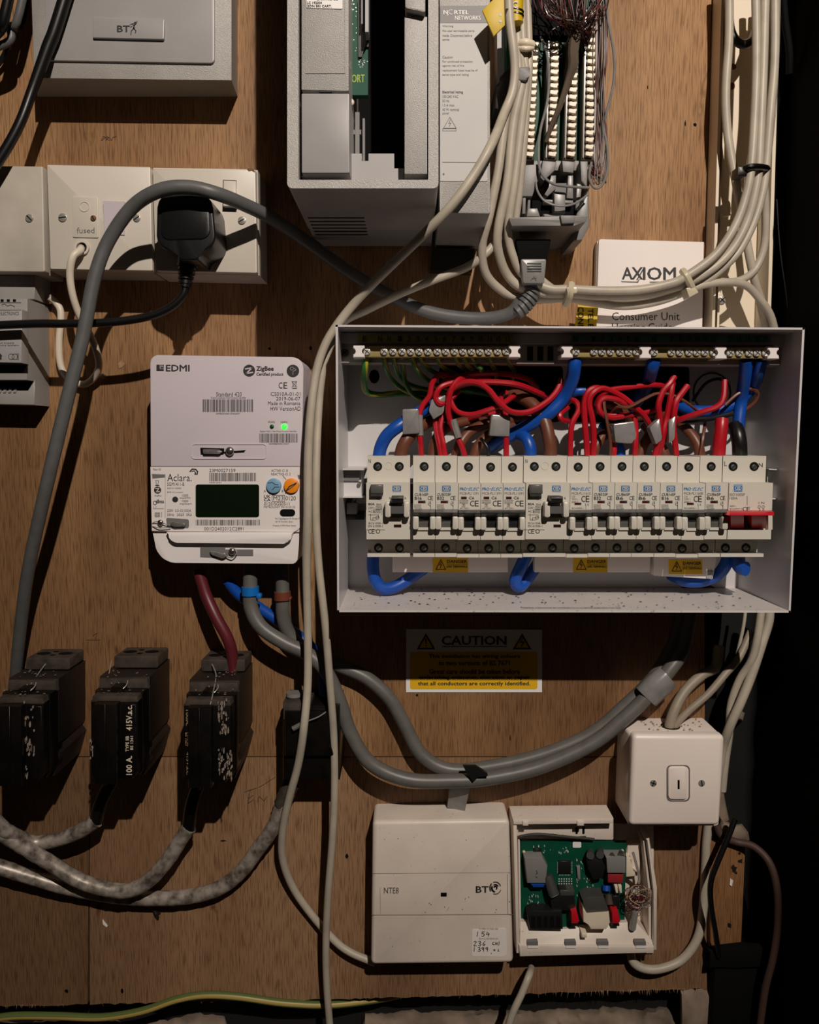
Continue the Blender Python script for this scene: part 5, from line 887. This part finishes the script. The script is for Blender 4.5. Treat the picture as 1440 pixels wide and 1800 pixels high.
for lab, r_, p in (('red wire of the first left breaker, arching up over the grey tape', .0024, [(741, 808, .056), (739, 775, .06), (736, 740, .058), (742, 715, .056), (755, 696, .055), (760, 674, .055), (772, 659, .055), (788, 660, .05), (800, 672, .04)]),
                   ('long red wire over the top of the left loops', .0024, [(770, 700, .035), (772, 685, .045), (790, 666, .05), (830, 658, .052), (870, 656, .052), (905, 660, .05), (930, 668, .044), (945, 682, .03)]),
                   ('bright red wire lying across the middle of the left loops', .0026, [(790, 700, .045), (800, 682, .054), (830, 673, .06), (875, 672, .062), (912, 677, .06), (945, 690, .05), (968, 702, .036)]),
                   ('red wire making the widest left loop and ending in a cut end', .0026, [(792, 745, .05), (788, 715, .056), (792, 688, .06), (810, 674, .062), (835, 672, .064), (858, 684, .066), (878, 708, .068), (900, 724, .068), (930, 724, .066), (962, 706, .062), (980, 686, .058), (987, 666, .055)]),
                   ('red wire of the third left breaker with a grey taped length', .0024, [(819, 808, .056), (812, 785, .058), (798, 755, .058), (788, 725, .06), (792, 690, .062), (806, 668, .06), (828, 663, .05), (860, 664, .04)]),
                   ('left red wire of the pair into the second left breaker', .0024, [(777, 808, .058), (772, 780, .058), (766, 750, .052), (764, 720, .045)]),
                   ('right red wire of the pair into the second left breaker', .0024, [(784, 808, .058), (779, 780, .06), (774, 750, .054), (780, 720, .05), (772, 700, .05), (770, 690, .05)]),
                   ('small red loop at the left of the red tangle', .0024, [(800, 672, .055), (776, 680, .058), (766, 698, .058), (774, 710, .058), (788, 704, .054), (806, 688, .05)]),
                   ('red wire running low across the left tangle into a taped joint', .0024, [(790, 700, .054), (802, 722, .058), (826, 729, .06), (855, 722, .062), (880, 712, .06), (905, 694, .05)]),
                   ('red wire of the fifth left breaker coming out of grey tape', .0024, [(890, 808, .056), (890, 780, .058), (890, 752, .058), (888, 722, .056), (880, 700, .05), (890, 690, .04)]),
                   ('red wire low behind the left tangle', .0022, [(818, 741, .03), (840, 731, .04), (862, 727, .042), (882, 722, .04)]),
                   ('red wire crossing the right loops under the blue tail', .0024, [(998, 740, .05), (988, 738, .056), (985, 728, .056), (998, 716, .05)]),
                   ('red wire of the C20 breaker', .0024, [(1003, 808, .056), (1003, 775, .058), (1006, 745, .058), (1017, 722, .056), (1014, 708, .054), (1003, 704, .048), (990, 716, .04)]),
                   ('left of two red wires rising from the right-hand B32', .0026, [(1033, 808, .058), (1031, 775, .06), (1028, 735, .06), (1028, 705, .06), (1036, 687, .06), (1052, 682, .058), (1068, 690, .05)]),
                   ('right of two red wires rising from the right-hand B32', .0026, [(1042, 808, .058), (1044, 775, .06), (1042, 740, .062), (1036, 708, .062), (1044, 690, .062), (1062, 683, .06), (1092, 696, .058), (1112, 712, .058), (1130, 728, .056), (1142, 746, .05)]),
                   ('red wire arching across the top of the right loops', .0024, [(1048, 712, .05), (1056, 696, .056), (1072, 686, .058), (1108, 681, .056), (1145, 677, .056), (1168, 678, .05)]),
                   ('red wire in a small loop inside the right tangle', .0024, [(1095, 732, .056), (1072, 734, .06), (1056, 725, .062), (1053, 710, .062), (1062, 700, .062), (1082, 702, .06), (1104, 712, .056), (1132, 728, .05)]),
                   ('red wire level across the right tangle into shadow', .0024, [(1064, 731, .052), (1090, 731, .054), (1120, 728, .05), (1146, 722, .042), (1160, 716, .03)]),
                   ('red wire of the first right-hand B6, out of grey tape', .0024, [(1077, 808, .056), (1080, 790, .056), (1078, 770, .05)]),
                   ('red wire of the second right-hand B6', .0024, [(1116, 808, .056), (1117, 785, .058), (1118, 760, .056), (1116, 735, .05)]),
                   ('red wire of the first right-hand B16 with a cut end standing up', .0026, [(1150, 808, .056), (1156, 778, .058), (1160, 740, .06), (1158, 712, .062), (1166, 688, .062), (1178, 674, .062), (1186, 662, .06)]),
                   ('second red wire up to the same cut end in the right group', .0026, [(1160, 800, .05), (1166, 765, .058), (1172, 735, .058), (1178, 705, .06), (1181, 685, .06), (1183, 672, .058)]),
                   ('red wire of the C16 breaker with a bent cut end', .0026, [(1190, 808, .056), (1187, 780, .058), (1184, 750, .06), (1186, 722, .062), (1190, 704, .062), (1200, 690, .06), (1209, 678, .058)]),
                   ('red wire running to a cut end above the red sleeve', .0026, [(1176, 748, .04), (1200, 736, .05), (1235, 724, .056), (1262, 714, .058), (1272, 698, .058), (1274, 666, .056)])):
    wire('red_wire', r_, lab, *p, grp='red wires in the fuse board', **rw)
for lab, m, p in (('thin brown wire waving across the right tangle', 'brown_wire', [(1072, 730, .05), (1085, 716, .06), (1105, 716, .064), (1132, 702, .064), (1155, 692, .062), (1180, 694, .06), (1205, 706, .058), (1226, 722, .05)]),
                  ('thin brown wire looping to the right case wall', 'brown_wire', [(1275, 712, .055), (1295, 694, .056), (1316, 684, .056), (1328, 686, .054), (1333, 694, .052), (1326, 708, .05), (1308, 722, .048)]),
                  ('thin black wire sagging across to the right case wall', 'black_cable', [(1308, 722, .048), (1280, 732, .05), (1240, 739, .05), (1200, 742, .046), (1176, 735, .04)]),
                  ('thin brown wire down into the first right-hand B6', 'brown_wire', [(1073, 806, .058), (1073, 775, .062), (1067, 740, .064), (1062, 712, .062), (1064, 702, .06)]),
                  ('thin black wire arching behind the right red wires', 'black_cable', [(1218, 705, .02), (1240, 675, .03), (1262, 666, .03), (1275, 672, .028)]),
                  ('dark brown wire into the C16 breaker from behind', 'brown_wire', [(1230, 806, .05), (1236, 770, .05), (1240, 740, .04)])):
    wire(m, .0014, lab, *p, n=6)
wire('black_cable', .0016, 'bare grey flex end into the fourth left breaker', (858, 808, .056), (858, 790, .058), (850, 776, .056), (846, 772, .05), name='flex_end')
for lab, pts, d1 in (('grey tape round the tails of the left residual current device', [(707, 719), (736, 718), (738, 762), (708, 764)], .066), ('grey tape round the red wires left of the red tangle', [(758, 702), (784, 694), (780, 726), (762, 738), (754, 722)], .058), ('grey tape flag on the fifth left breaker wire', [(864, 728), (898, 730), (896, 768), (860, 766)], .062),
                     ('grey tape flag over the two B6 wires in the right group', [(1078, 745), (1116, 740), (1118, 770), (1112, 780), (1082, 778)], .064), ('grey tape flag on the first right-hand B16 wire', [(1142, 752), (1160, 735), (1164, 772), (1154, 782)], .066), ('grey tape strip beside the C16 breaker wire', [(1176, 740), (1188, 730), (1186, 772), (1176, 780)], .064)):
    t_ = M().prism(rnd(pts, 3), d1, d1 - .0105, .003).build('wire_tape', 'tape', None, lab, 'tape', 'grey tape on the fuse board wires')
for x0, y0, x1, y1, lab in ((735, 728, 743, 760, 'grey heat sleeve length on the first left breaker wire'), (796, 738, 806, 770, 'grey sleeve length on the third left breaker wire')):
    M().tube([(x0, y0, .0585), (x1, y1, .0595)] if x0 > 750 else [(737, 730, .0585), (738, 766, .0598)], .0032, 8, 2).build('wire_sleeve', 'tape', None, lab, 'sleeve')
# ---------------------------------------------------------------- caution sign
sg = thing('caution_sign', 'white and yellow CAUTION label about wiring colours on the board under the fuse board', 'sign', W(834, 1217, 0))
M().prism([(714, 1106), (953, 1107), (953, 1217), (714, 1217)], .0008, 0).build('sticker', 'sign_white', sg)
M().flat(rr(721, 1146, 945, 1211.5, 4), .0010).build('yellow_panel', 'yellow_label', sg)
for cx, bolt in ((749, 0), (918, 1)):
    o = M().flat([(cx, 1113), (cx + 16.5, 1141.5), (cx - 16.5, 1141.5)], .0010).build('warning_triangle', 'ink', sg); M().flat([(cx, 1119), (cx + 11.5, 1138.5), (cx - 11.5, 1138.5)], .0011).build('triangle_face', 'yellow_label', o)
    k = M(); k.line([(cx + 1, 1121), (cx - 3, 1129), (cx + 3, 1129), (cx - 2, 1137)], 2, .0012) if bolt else k.prism([(cx - 1.6, 1123), (cx + 1.6, 1123), (cx + .8, 1132), (cx - .8, 1132)], .0012, .0011) and k.flat(circ(cx, 1135, 1.4, 8), .0012); k.build('triangle_mark', 'ink', o)
printed(sg, .0012, [('CAUTION', 777, 1118, 890, 1133.5, .03)] + [(s_, x0, y0, x1, y0 + 8.6, .022) for s_, x0, y0, x1 in (('This installation has wiring colours', 754, 1150, 914), ('to two versions of BS 7671', 771, 1161, 896), ('Great care should be taken before', 755, 1176, 914), ('undertaking extension, alteration or repair', 737, 1187, 932), ('that all conductors are correctly identified.', 735, 1198, 932))], 'ink')
k = M(); k.line([(778, 1136.6), (891, 1136.6)], 1.4, .0012); k.build('underline', 'ink', sg)
# ---------------------------------------------------------------- lidded line box
nt = thing('line_box', 'closed square off-white line box with handwritten numbers', 'junction box', W(778, 1697, 0))
M().prism(rnd([(655, 1444), (896, 1441), (903, 1694), (652, 1697)], 8), .036, .0, .0045, seg=3).build('case', 'white_worn', nt)
k = M(); k.line([(654, 1608.5), (902, 1607.5)], .9, .0362); k.line([(656, 1535.5), (900, 1534)], .5, .0362); k.line([(668, 1560), (669, 1607)], .5, .0362); k.line([(892, 1537), (893, 1607)], .8, .0362); k.line([(898, 1545), (899, 1605)], .5, .0362); k.build('panel_groove', 'ink_soft', nt)
M().prism(rnd([(830, 1634), (890, 1632), (891, 1678), (884, 1682), (830, 1681)], 3), .0363, .0355).build('paper_sticker', 'paper', nt)
M().flat(rc(775, 1569, 785.5, 1576), .0363).build('window_hole', 'black', nt)
printed(nt, .0364, [('NTE8', 675, 1560, 701, 1570.5, -.005), ('TO OPEN CUT MARK HERE', 842, 1631.5, 876, 1634.5), ('SERVICE ORDERING NO', 842, 1648.5, 876, 1651.5)], 'ink_soft')
k = M(); text(k, 'BT', 837, 1558, 859, 1569, .0364, .03); k.build('lettering', 'ink', nt); k = M()
for r_, a0, a1, w in ((9.8, 20, 120, 1.6), (9.6, 150, 235, 2.6), (9.6, 250, 340, 2.0), (6.2, 100, 215, 3.0), (5.4, 240, 330, 2.4), (2.6, 200, 420, 2.2)):
    k.line([(871 + r_ * math.cos(R(a)), 1561 + r_ * 1.1 * math.sin(R(a))) for a in range(a0, a1 + 1, 15)], w, .0364)
k.build('globe_emblem', 'ink_soft', nt)
hw = {'1': [[(1, 0), (0, 10)]], '5': [[(6, 0), (1, 0), (0, 4), (4, 4), (6, 7), (3, 10), (0, 9)]], '4': [[(2, 0), (0, 6), (7, 5)], [(5, 2), (4, 10)]], '2': [[(0, 2), (3, 0), (6, 2), (0, 10), (6, 10)]], '3': [[(0, 1), (4, 0), (5, 3), (2, 5), (6, 7), (4, 10), (0, 9)]], '6': [[(5, 0), (1, 4), (0, 8), (3, 10), (5, 7), (1, 6)]], '9': [[(5, 3), (2, 5), (0, 2), (3, 0), (5, 2), (4, 10)]],
      'C': [[(4, 2), (1, 3), (0, 7), (3, 9), (5, 8)]], 'H': [[(0, 2), (0, 9)], [(0, 6), (4, 6)], [(4, 2), (4, 9)]], '+': [[(2, 2), (2, 8)], [(-1, 5), (5, 5)]], 'L': [[(1, 2), (0, 8), (4, 8)]]}
k = M()
for s_, x, y, sc_, st_ in (('154', 839, 1638, .8, 8.2), ('236', 833, 1654.5, .8, 8), ('CH1', 866, 1655, .66, 5.5), ('1399', 833.5, 1665, .75, 6.8), ('+L', 868, 1667, .6, 7.5)):
    for c_ in s_:
        for st in hw[c_]: k.line([(x + a * sc_, y + b * sc_) for a, b in st], 1.15, .0365)
        x += st_
k.build('handwriting', 'black', nt); k = M(); rs = random.Random(6)
for x, y in ((755, 1588), (758, 1590), (748, 1604), (782, 1594), (824, 1577), (818, 1580), (873, 1599), (896, 1585), (820, 1477), (700, 1474), (871, 1604), (864, 1676), (690, 1664)): k.flat([(x + rs.uniform(.3, 1.3) * math.cos(a), y + rs.uniform(.4, 2) * math.sin(a)) for a in range(6)], .0363)
k.line([(790, 1594), (786, 1601)], .6, .0363); k.build('dirt_marks', 'ink_soft', nt)
# ---------------------------------------------------------------- open line box with its circuit board
ob = thing('open_line_box', 'open line box with green circuit board, beside the closed one', 'junction box', W(1028, 1680, 0))
M().prism([(908, 1446), (1150, 1452), (1150, 1676), (914, 1682)], .004, .0, .001).build('base', 'white_worn', ob)
M().prism([(902, 1441), (1079, 1439), (1079, 1448), (903, 1450)], .032, .004, .001).build('top_rail', 'white_worn', ob)
M().prism(rnd([(902, 1442), (1079, 1440), (1079, 1477), (904, 1474)], 3), .020, .004, .001).build('top_ledge', 'white_worn', ob)
M().prism([(902, 1446), (909, 1446), (914, 1676), (908, 1676)], .030, 0, .001).build('side_wall', 'white_worn', ob); M().prism([(911, 1478), (914, 1478), (917, 1676), (914, 1676)], .024, 0).build('inner_rib', 'white_worn', ob)
M().prism([(1137, 1476), (1142, 1474), (1155, 1560), (1155, 1671), (1149, 1671), (1149, 1565)], .030, 0, .0008).build('side_wall', 'white_worn', ob); M().prism([(1131, 1480), (1134, 1478), (1144, 1560), (1145, 1668), (1141, 1668), (1140, 1562)], .024, 0).build('inner_rib', 'white_worn', ob)
M().prism([(915, 1618), (992, 1634), (1090, 1622), (1118, 1620), (1148, 1655), (1148, 1664), (914, 1662)], [.022, .022, .022, .022, .026, .032, .032], .002, .0006).build('bottom_ledge', 'white_worn', ob)
M().prism([(913, 1662), (1150, 1664), (1150, 1675), (914, 1682)], .033, .0, .0008).build('bottom_rail', 'white_worn', ob)
for x in (936, 1003, 1060, 1126): M().box(x - 9, 1656, x + 10, 1662, .0335, .028).build('latch_slot', 'label_grey', ob); M().box(x - 8, 1662.5, x + 10, 1667, .0338, .03).build('latch_sill', 'sign_white', ob)
M().box(1023, 1641, 1032, 1649, .034, .02, .0008).build('locating_peg', 'clip_white', ob)
for x in (919, 941 - 17): pass
M().box(919, 1444, 929, 1452, .034, .03, .0006).build('hinge', 'white_worn', ob); M().box(1015, 1444, 1027, 1452, .034, .03, .0006).build('hinge', 'white_worn', ob)
for x in (1014, 1026): M().prism(rnd(rc(x - 2, 1454, x + 2, 1466), 1.5), .0205, .0195).build('hinge_slot', 'black', ob)
M().prism([(1103, 1482), (1127, 1482), (1124, 1560), (1103, 1545)], .012, .003, .001).build('inner_panel', 'white_worn', ob); M().prism([(1101, 1505), (1110, 1510), (1112, 1533), (1121, 1533), (1121, 1540), (1101, 1542)], .020, .004, .001).build('panel_bracket', 'clip_white', ob)
M().tube([(903, 1474, .022), (920, 1469, .024), (945, 1466, .025), (980, 1469, .025), (1010, 1472, .024), (1045, 1475, .022)], .0012, 8).build('aerial_wire', 'relay', ob); M().tube([(903, 1471, .022), (930, 1470, .024), (970, 1467, .025), (1000, 1472, .024), (1030, 1471, .022)], .0009, 8).build('aerial_wire', 'bakelite_side', ob)
pc = M().prism([(915, 1480), (1101, 1478), (1098, 1632), (915, 1632)], .018, .0165).build('circuit_board', 'pcb', ob)
def comp(pts, d1, name, m, bev=.0006, d0=.018): return M().prism(pts, d1, d0, bev).build(name, m, pc)
comp([(922, 1508), (954, 1507), (963, 1522), (960, 1553), (927, 1553)], .030, 'transformer', 'cap_grey', .0015); comp([(931, 1552), (960, 1552), (956, 1560), (938, 1560)], .028, 'transformer_tape', 'blue_wire'); k = M(); k.line([(943, 1530), (945, 1535), (942, 1537)], 1, .0302); k.line([(942, 1541), (945, 1543)], 1, .0302); k.build('print_mark', 'ink', pc)
comp(rc(982, 1514, 1004, 1536), .0205, 'chip', 'chip'); k = M()
for i in range(8):
    for x, y in ((980 + 0, 1515 + i * 2.7), (1005, 1515 + i * 2.7), (983 + i * 2.6, 1512), (983 + i * 2.6, 1537.5)): k.flat(rc(x, y, x + 1.2, y + 1.2), .0184)
k.build('chip_leads', 'solder', pc); k = M(); rs = random.Random(12)
for i in range(6):
    for j in range(5): k.flat(rc(982 + i * 4.4, 1544 + j * 4.2, 984 + i * 4.4, 1546 + j * 4.2), .0184)
for i in range(70): x, y = rs.choice(((rs.uniform(934, 968), rs.uniform(1486, 1508)), (rs.uniform(1012, 1034), rs.uniform(1500, 1575)), (rs.uniform(1030, 1046), rs.uniform(1535, 1575)), (rs.uniform(926, 952), rs.uniform(1572, 1592)), (rs.uniform(982, 1000), rs.uniform(1490, 1500)))); s_ = rs.uniform(.7, 1.5); k.prism(rc(x, y, x + s_, y + s_ * rs.choice((1, 2))), .0192, .018)
k.build('solder_joints', 'solder', pc, kind='stuff'); comp(rc(938, 1492, 952, 1503), .0198, 'chip', 'chip')
comp(rr(1007, 1480, 1022, 1490, 2), .0186, 'board_sticker', 'sign_white', 0)
for x, y in ((921.5, 1499), (1095, 1497)): M().cyl(x, y, 2.6, .020, .0178, 12, .0005).build('board_stud', 'clip_white', pc)
comp([(1033, 1512), (1058, 1508), (1066, 1525), (1060, 1545), (1045, 1548), (1035, 1530)], .029, 'inductor', 'chip', .002)
for x, y in ((1038, 1500), (1055, 1499), (1076, 1505), (1092, 1503)): M().tube([(x, y - 2, .020), (x, y + 4, .030)], .0036, 10, 2).build('disc_capacitor', 'relay', pc)
comp([(1066, 1508), (1100, 1508), (1100, 1535), (1068, 1535)], .033, 'relay', 'cap_grey', .001); comp([(1069, 1536), (1096, 1536), (1096, 1552), (1069, 1552)], .030, 'relay_base', 'dull_red', .0006)
M().tube([(962, 1538, .026), (974, 1572, .030)], [.0045, .0050], 14, 1).build('electrolytic_capacitor', 'relay', pc); M().tube([(974, 1571, .030), (975.5, 1574, .0305)], .0044, 14, 1).build('capacitor_top', 'cap_grey', pc)
comp([(968, 1578), (985, 1564), (1010, 1566), (1012, 1600), (970, 1602)], .028, 'opto_block', 'chip', .001); comp([(985, 1565), (1010, 1566), (1010, 1575), (985, 1575)], .0285, 'block_cap', 'relay')
comp([(926, 1606), (940, 1600), (988, 1602), (990, 1634), (932, 1634)], .030, 'terminal_strip', 'chip', .001); k = M()
for i in range(5): k.prism(rc(934 + i * 11, 1611, 941 + i * 11, 1630), .0304, .029)
k.build('strip_gates', 'matt_black', pc)
comp([(1024, 1582), (1034, 1577), (1062, 1577), (1070, 1598), (1070, 1612), (1032, 1612)], .034, 'socket_hood', 'relay', .001); comp([(1024, 1592), (1032, 1607), (1071, 1604), (1073, 1622), (1066, 1634), (1037, 1634), (1037, 1624), (1026, 1622)], .036, 'line_socket', 'clip_white', .001)
for x in (1011, 1083): comp([(x - 7, 1602), (x + 3, 1599), (x + 8, 1620), (x + 4, 1624), (x - 6, 1624)], .032, 'red_switch', 'red_switch', .001); M().box(x - 6, 1624, x + 6, 1628, .030, .018).build('switch_base', 'chip', pc)
for x in (1081, 1088): comp([(x, 1558), (x + 5, 1557), (x + 6, 1570), (x + 2, 1570)], .030, 'jumper_clip', 'clip_white', .0004)
comp(rc(1077, 1575, 1090, 1596), .026, 'connector', 'chip'); M().tube([(1066, 1556, .019), (1066, 1566, .021)], .004, 10, 1).build('blue_capacitor', 'blue_wire', pc); M().tube([(1070, 1572, .02), (1072, 1590, .024)], .004, 10, 1).build('green_capacitor', 'bakelite_dust', pc); comp([(1014, 1524), (1020, 1523), (1021, 1546), (1016, 1547)], .021, 'fuse', 'cap_grey')
tn = thing('wire_tangle', 'small tangle of fine reddish and grey wires inside the open line box', 'wires', W(1122, 1600, .02)); rs = random.Random(31); g = {'tan': M(), 'maroon_cable': M(), 'tape': M()}
for i in range(26):
    cx, cy, r_ = rs.gauss(1119, 5), rs.gauss(1579, 6), rs.uniform(8, 21); a = rs.uniform(0, 6.3); q = []
    for j in range(7): q.append((max(1098, min(1144, cx + r_ * math.cos(a + j * .9) * rs.uniform(.6, 1.1))), cy + r_ * math.sin(a + j * .9) * rs.uniform(.5, 1), .030 + rs.uniform(-.007, .010)))
    g[rs.choice(('tan', 'maroon_cable', 'tape'))].tube(q, .00042, 5, 5)
for m, b in g.items(): b.build('fine_wires', m, tn, kind='stuff')
M().tube([(1113, 1498, .022), (1119, 1520, .024), (1124, 1545, .025), (1118, 1562, .028)], .0012, 6).build('twisted_pair', 'glass_grey', tn); M().tube([(1117, 1600, .03), (1114, 1616, .028), (1112, 1632, .026)], .0032, 10, 3).build('cable_end', 'glass_grey', tn)
# ---------------------------------------------------------------- key switch and the cables round it
ks = thing('key_switch', 'white square key switch box with a small slotted rocker', 'switch', W(1190, 1452, 0))
M().prism(rnd([(1110, 1294), (1272, 1293), (1264, 1452), (1104, 1452)], 6), .046, 0, .001).build('mounting_box', 'switch_white', ks)
fp = M().prism(rnd([(1113, 1292), (1275, 1293), (1266, 1452), (1106, 1452)], 8), .0585, .0485, .004, seg=3).build('faceplate', 'switch_white', ks)
sw_ = M().ring(rr(1172, 1345, 1213, 1409, 8), rr(1174, 1347, 1211, 1407, 7), .0588, .0575).build('rocker_gap', 'ink_soft', ks); M().prism(rr(1175, 1348, 1210, 1406, 7), .0605, .057, .0014).build('rocker', 'switch_white', ks); M().flat(rc(1191.5, 1371, 1195, 1387), .0607).build('key_slot', 'black', ks)
screw(ks, 1149, 1377, 6, .0585, 'steel', slot=20, h=.0006, cross=True); screw(ks, 1234, 1377, 6, .0585, 'steel', slot=80, h=.0006)
zt_ = W(1190, 1293.5, .046).z + .0004; c_ = Vector((W(1180, 1276, .024).x, -.022, zt_)); mb = M(); mb.add([c_ + Vector((.0085 * math.cos(a * .393), .010 * math.sin(a * .393), 0)) for a in range(16)], [tuple(range(16))]); mb.keep = 1; mb.build('cable_entry', 'black', ks)
mb = M()
for i in range(60): p = Vector((rs.uniform(W(1130, 1290, .02).x, W(1238, 1290, .02).x), -rs.uniform(.002, .044), zt_)); r_ = rs.uniform(.0005, .0013); mb.add([p + Vector((r_ * math.cos(a), r_ * math.sin(a), 0)) for a in range(6)] + [p + Vector((0, 0, r_))], [(a, (a + 1) % 6, 6) for a in range(6)])
mb.build('plaster_dust', 'splinter', ks, kind='stuff')
for lab, p, r_ in (('wider grey-beige cable into the key switch top, the left of two', [(1264, 1135, .004), (1258, 1172, .006), (1235, 1186, .010), (1205, 1214, .016), (1185, 1250, .022), (1176, 1285, .024), (1176, 1310, .024)], .0048), ('slimmer grey-beige cable into the key switch top, the right of two', [(1320, 1110, .004), (1300, 1155, .012), (1275, 1185, .018), (1245, 1220, .022), (1210, 1250, .024), (1188, 1275, .024), (1184, 1300, .024)], .0034)):
    cable('beige_cable', p, r_, 'cream_cable' if 0 else 'tan_grey', lab)
for lab, p, r_ in (('cream cable passing right behind the key switch, the outer one', [(1352, 1060, .012), (1352, 1090, .014), (1340, 1130, .016), (1322, 1185, .018), (1302, 1235, .020), (1282, 1280, .016), (1270, 1320, .006), (1256, 1400, .004), (1244, 1460, .004), (1240, 1530, .005), (1236, 1600, .006), (1226, 1650, .008), (1200, 1686, .010), (1165, 1702, .012), (1135, 1703, .012), (1114, 1692, .010), (1108, 1672, .006)], .0042), ('cream cable crossing the outer one right of the key switch', [(1340, 1060, .02), (1332, 1120, .02), (1322, 1160, .018), (1300, 1195, .012), (1285, 1240, .01), (1282, 1290, .008), (1275, 1340, .004), (1270, 1390, .002)], .0036), ('short pale cable under the right corner of the fuse board', [(1312, 1060, .006), (1308, 1095, .006), (1302, 1125, .004), (1296, 1150, .002)], .0016)):
    cable('cream_cable', p, r_, 'cream_cable', lab)
cable('dark_cable', [(1292, 1440, .03), (1281, 1470, .032), (1262, 1515, .034), (1250, 1550, .034), (1250, 1590, .032), (1258, 1640, .026), (1264, 1680, .018)], .0026, 'black_cable', 'thin black cable from behind the mortar down to the black sheet')
cable('looped_cable', [(1260, 1450, .012), (1270, 1470, .014), (1295, 1480, .014), (1325, 1488, .02), (1352, 1515, .03), (1366, 1560, .034), (1368, 1620, .034), (1360, 1680, .034), (1345, 1740, .03), (1334, 1820, .026)], .0034, 'maroon_brown', 'dull brown cable looping in the dark right corner')
cable('cream_cable', [(934, 1702, .012), (930, 1715, .03), (918, 1745, .036), (900, 1785, .04), (880, 1850, .04)], .0034, 'cream_cable', 'short cream cable slanting down below the open line box')
cable('earth_cable', [(-40, 1796, .008), (20, 1786, .008), (100, 1786, .008), (180, 1788, .008), (250, 1777, .008), (310, 1757, .008), (360, 1749, .007), (420, 1752, .006), (500, 1763, .003), (580, 1766, -.004), (660, 1757, -.014), (720, 1744, -.030)], .0036, 'earth_dull', 'dusty green and yellow earth cable along the bottom edge of the board', twist=.004, n=12)
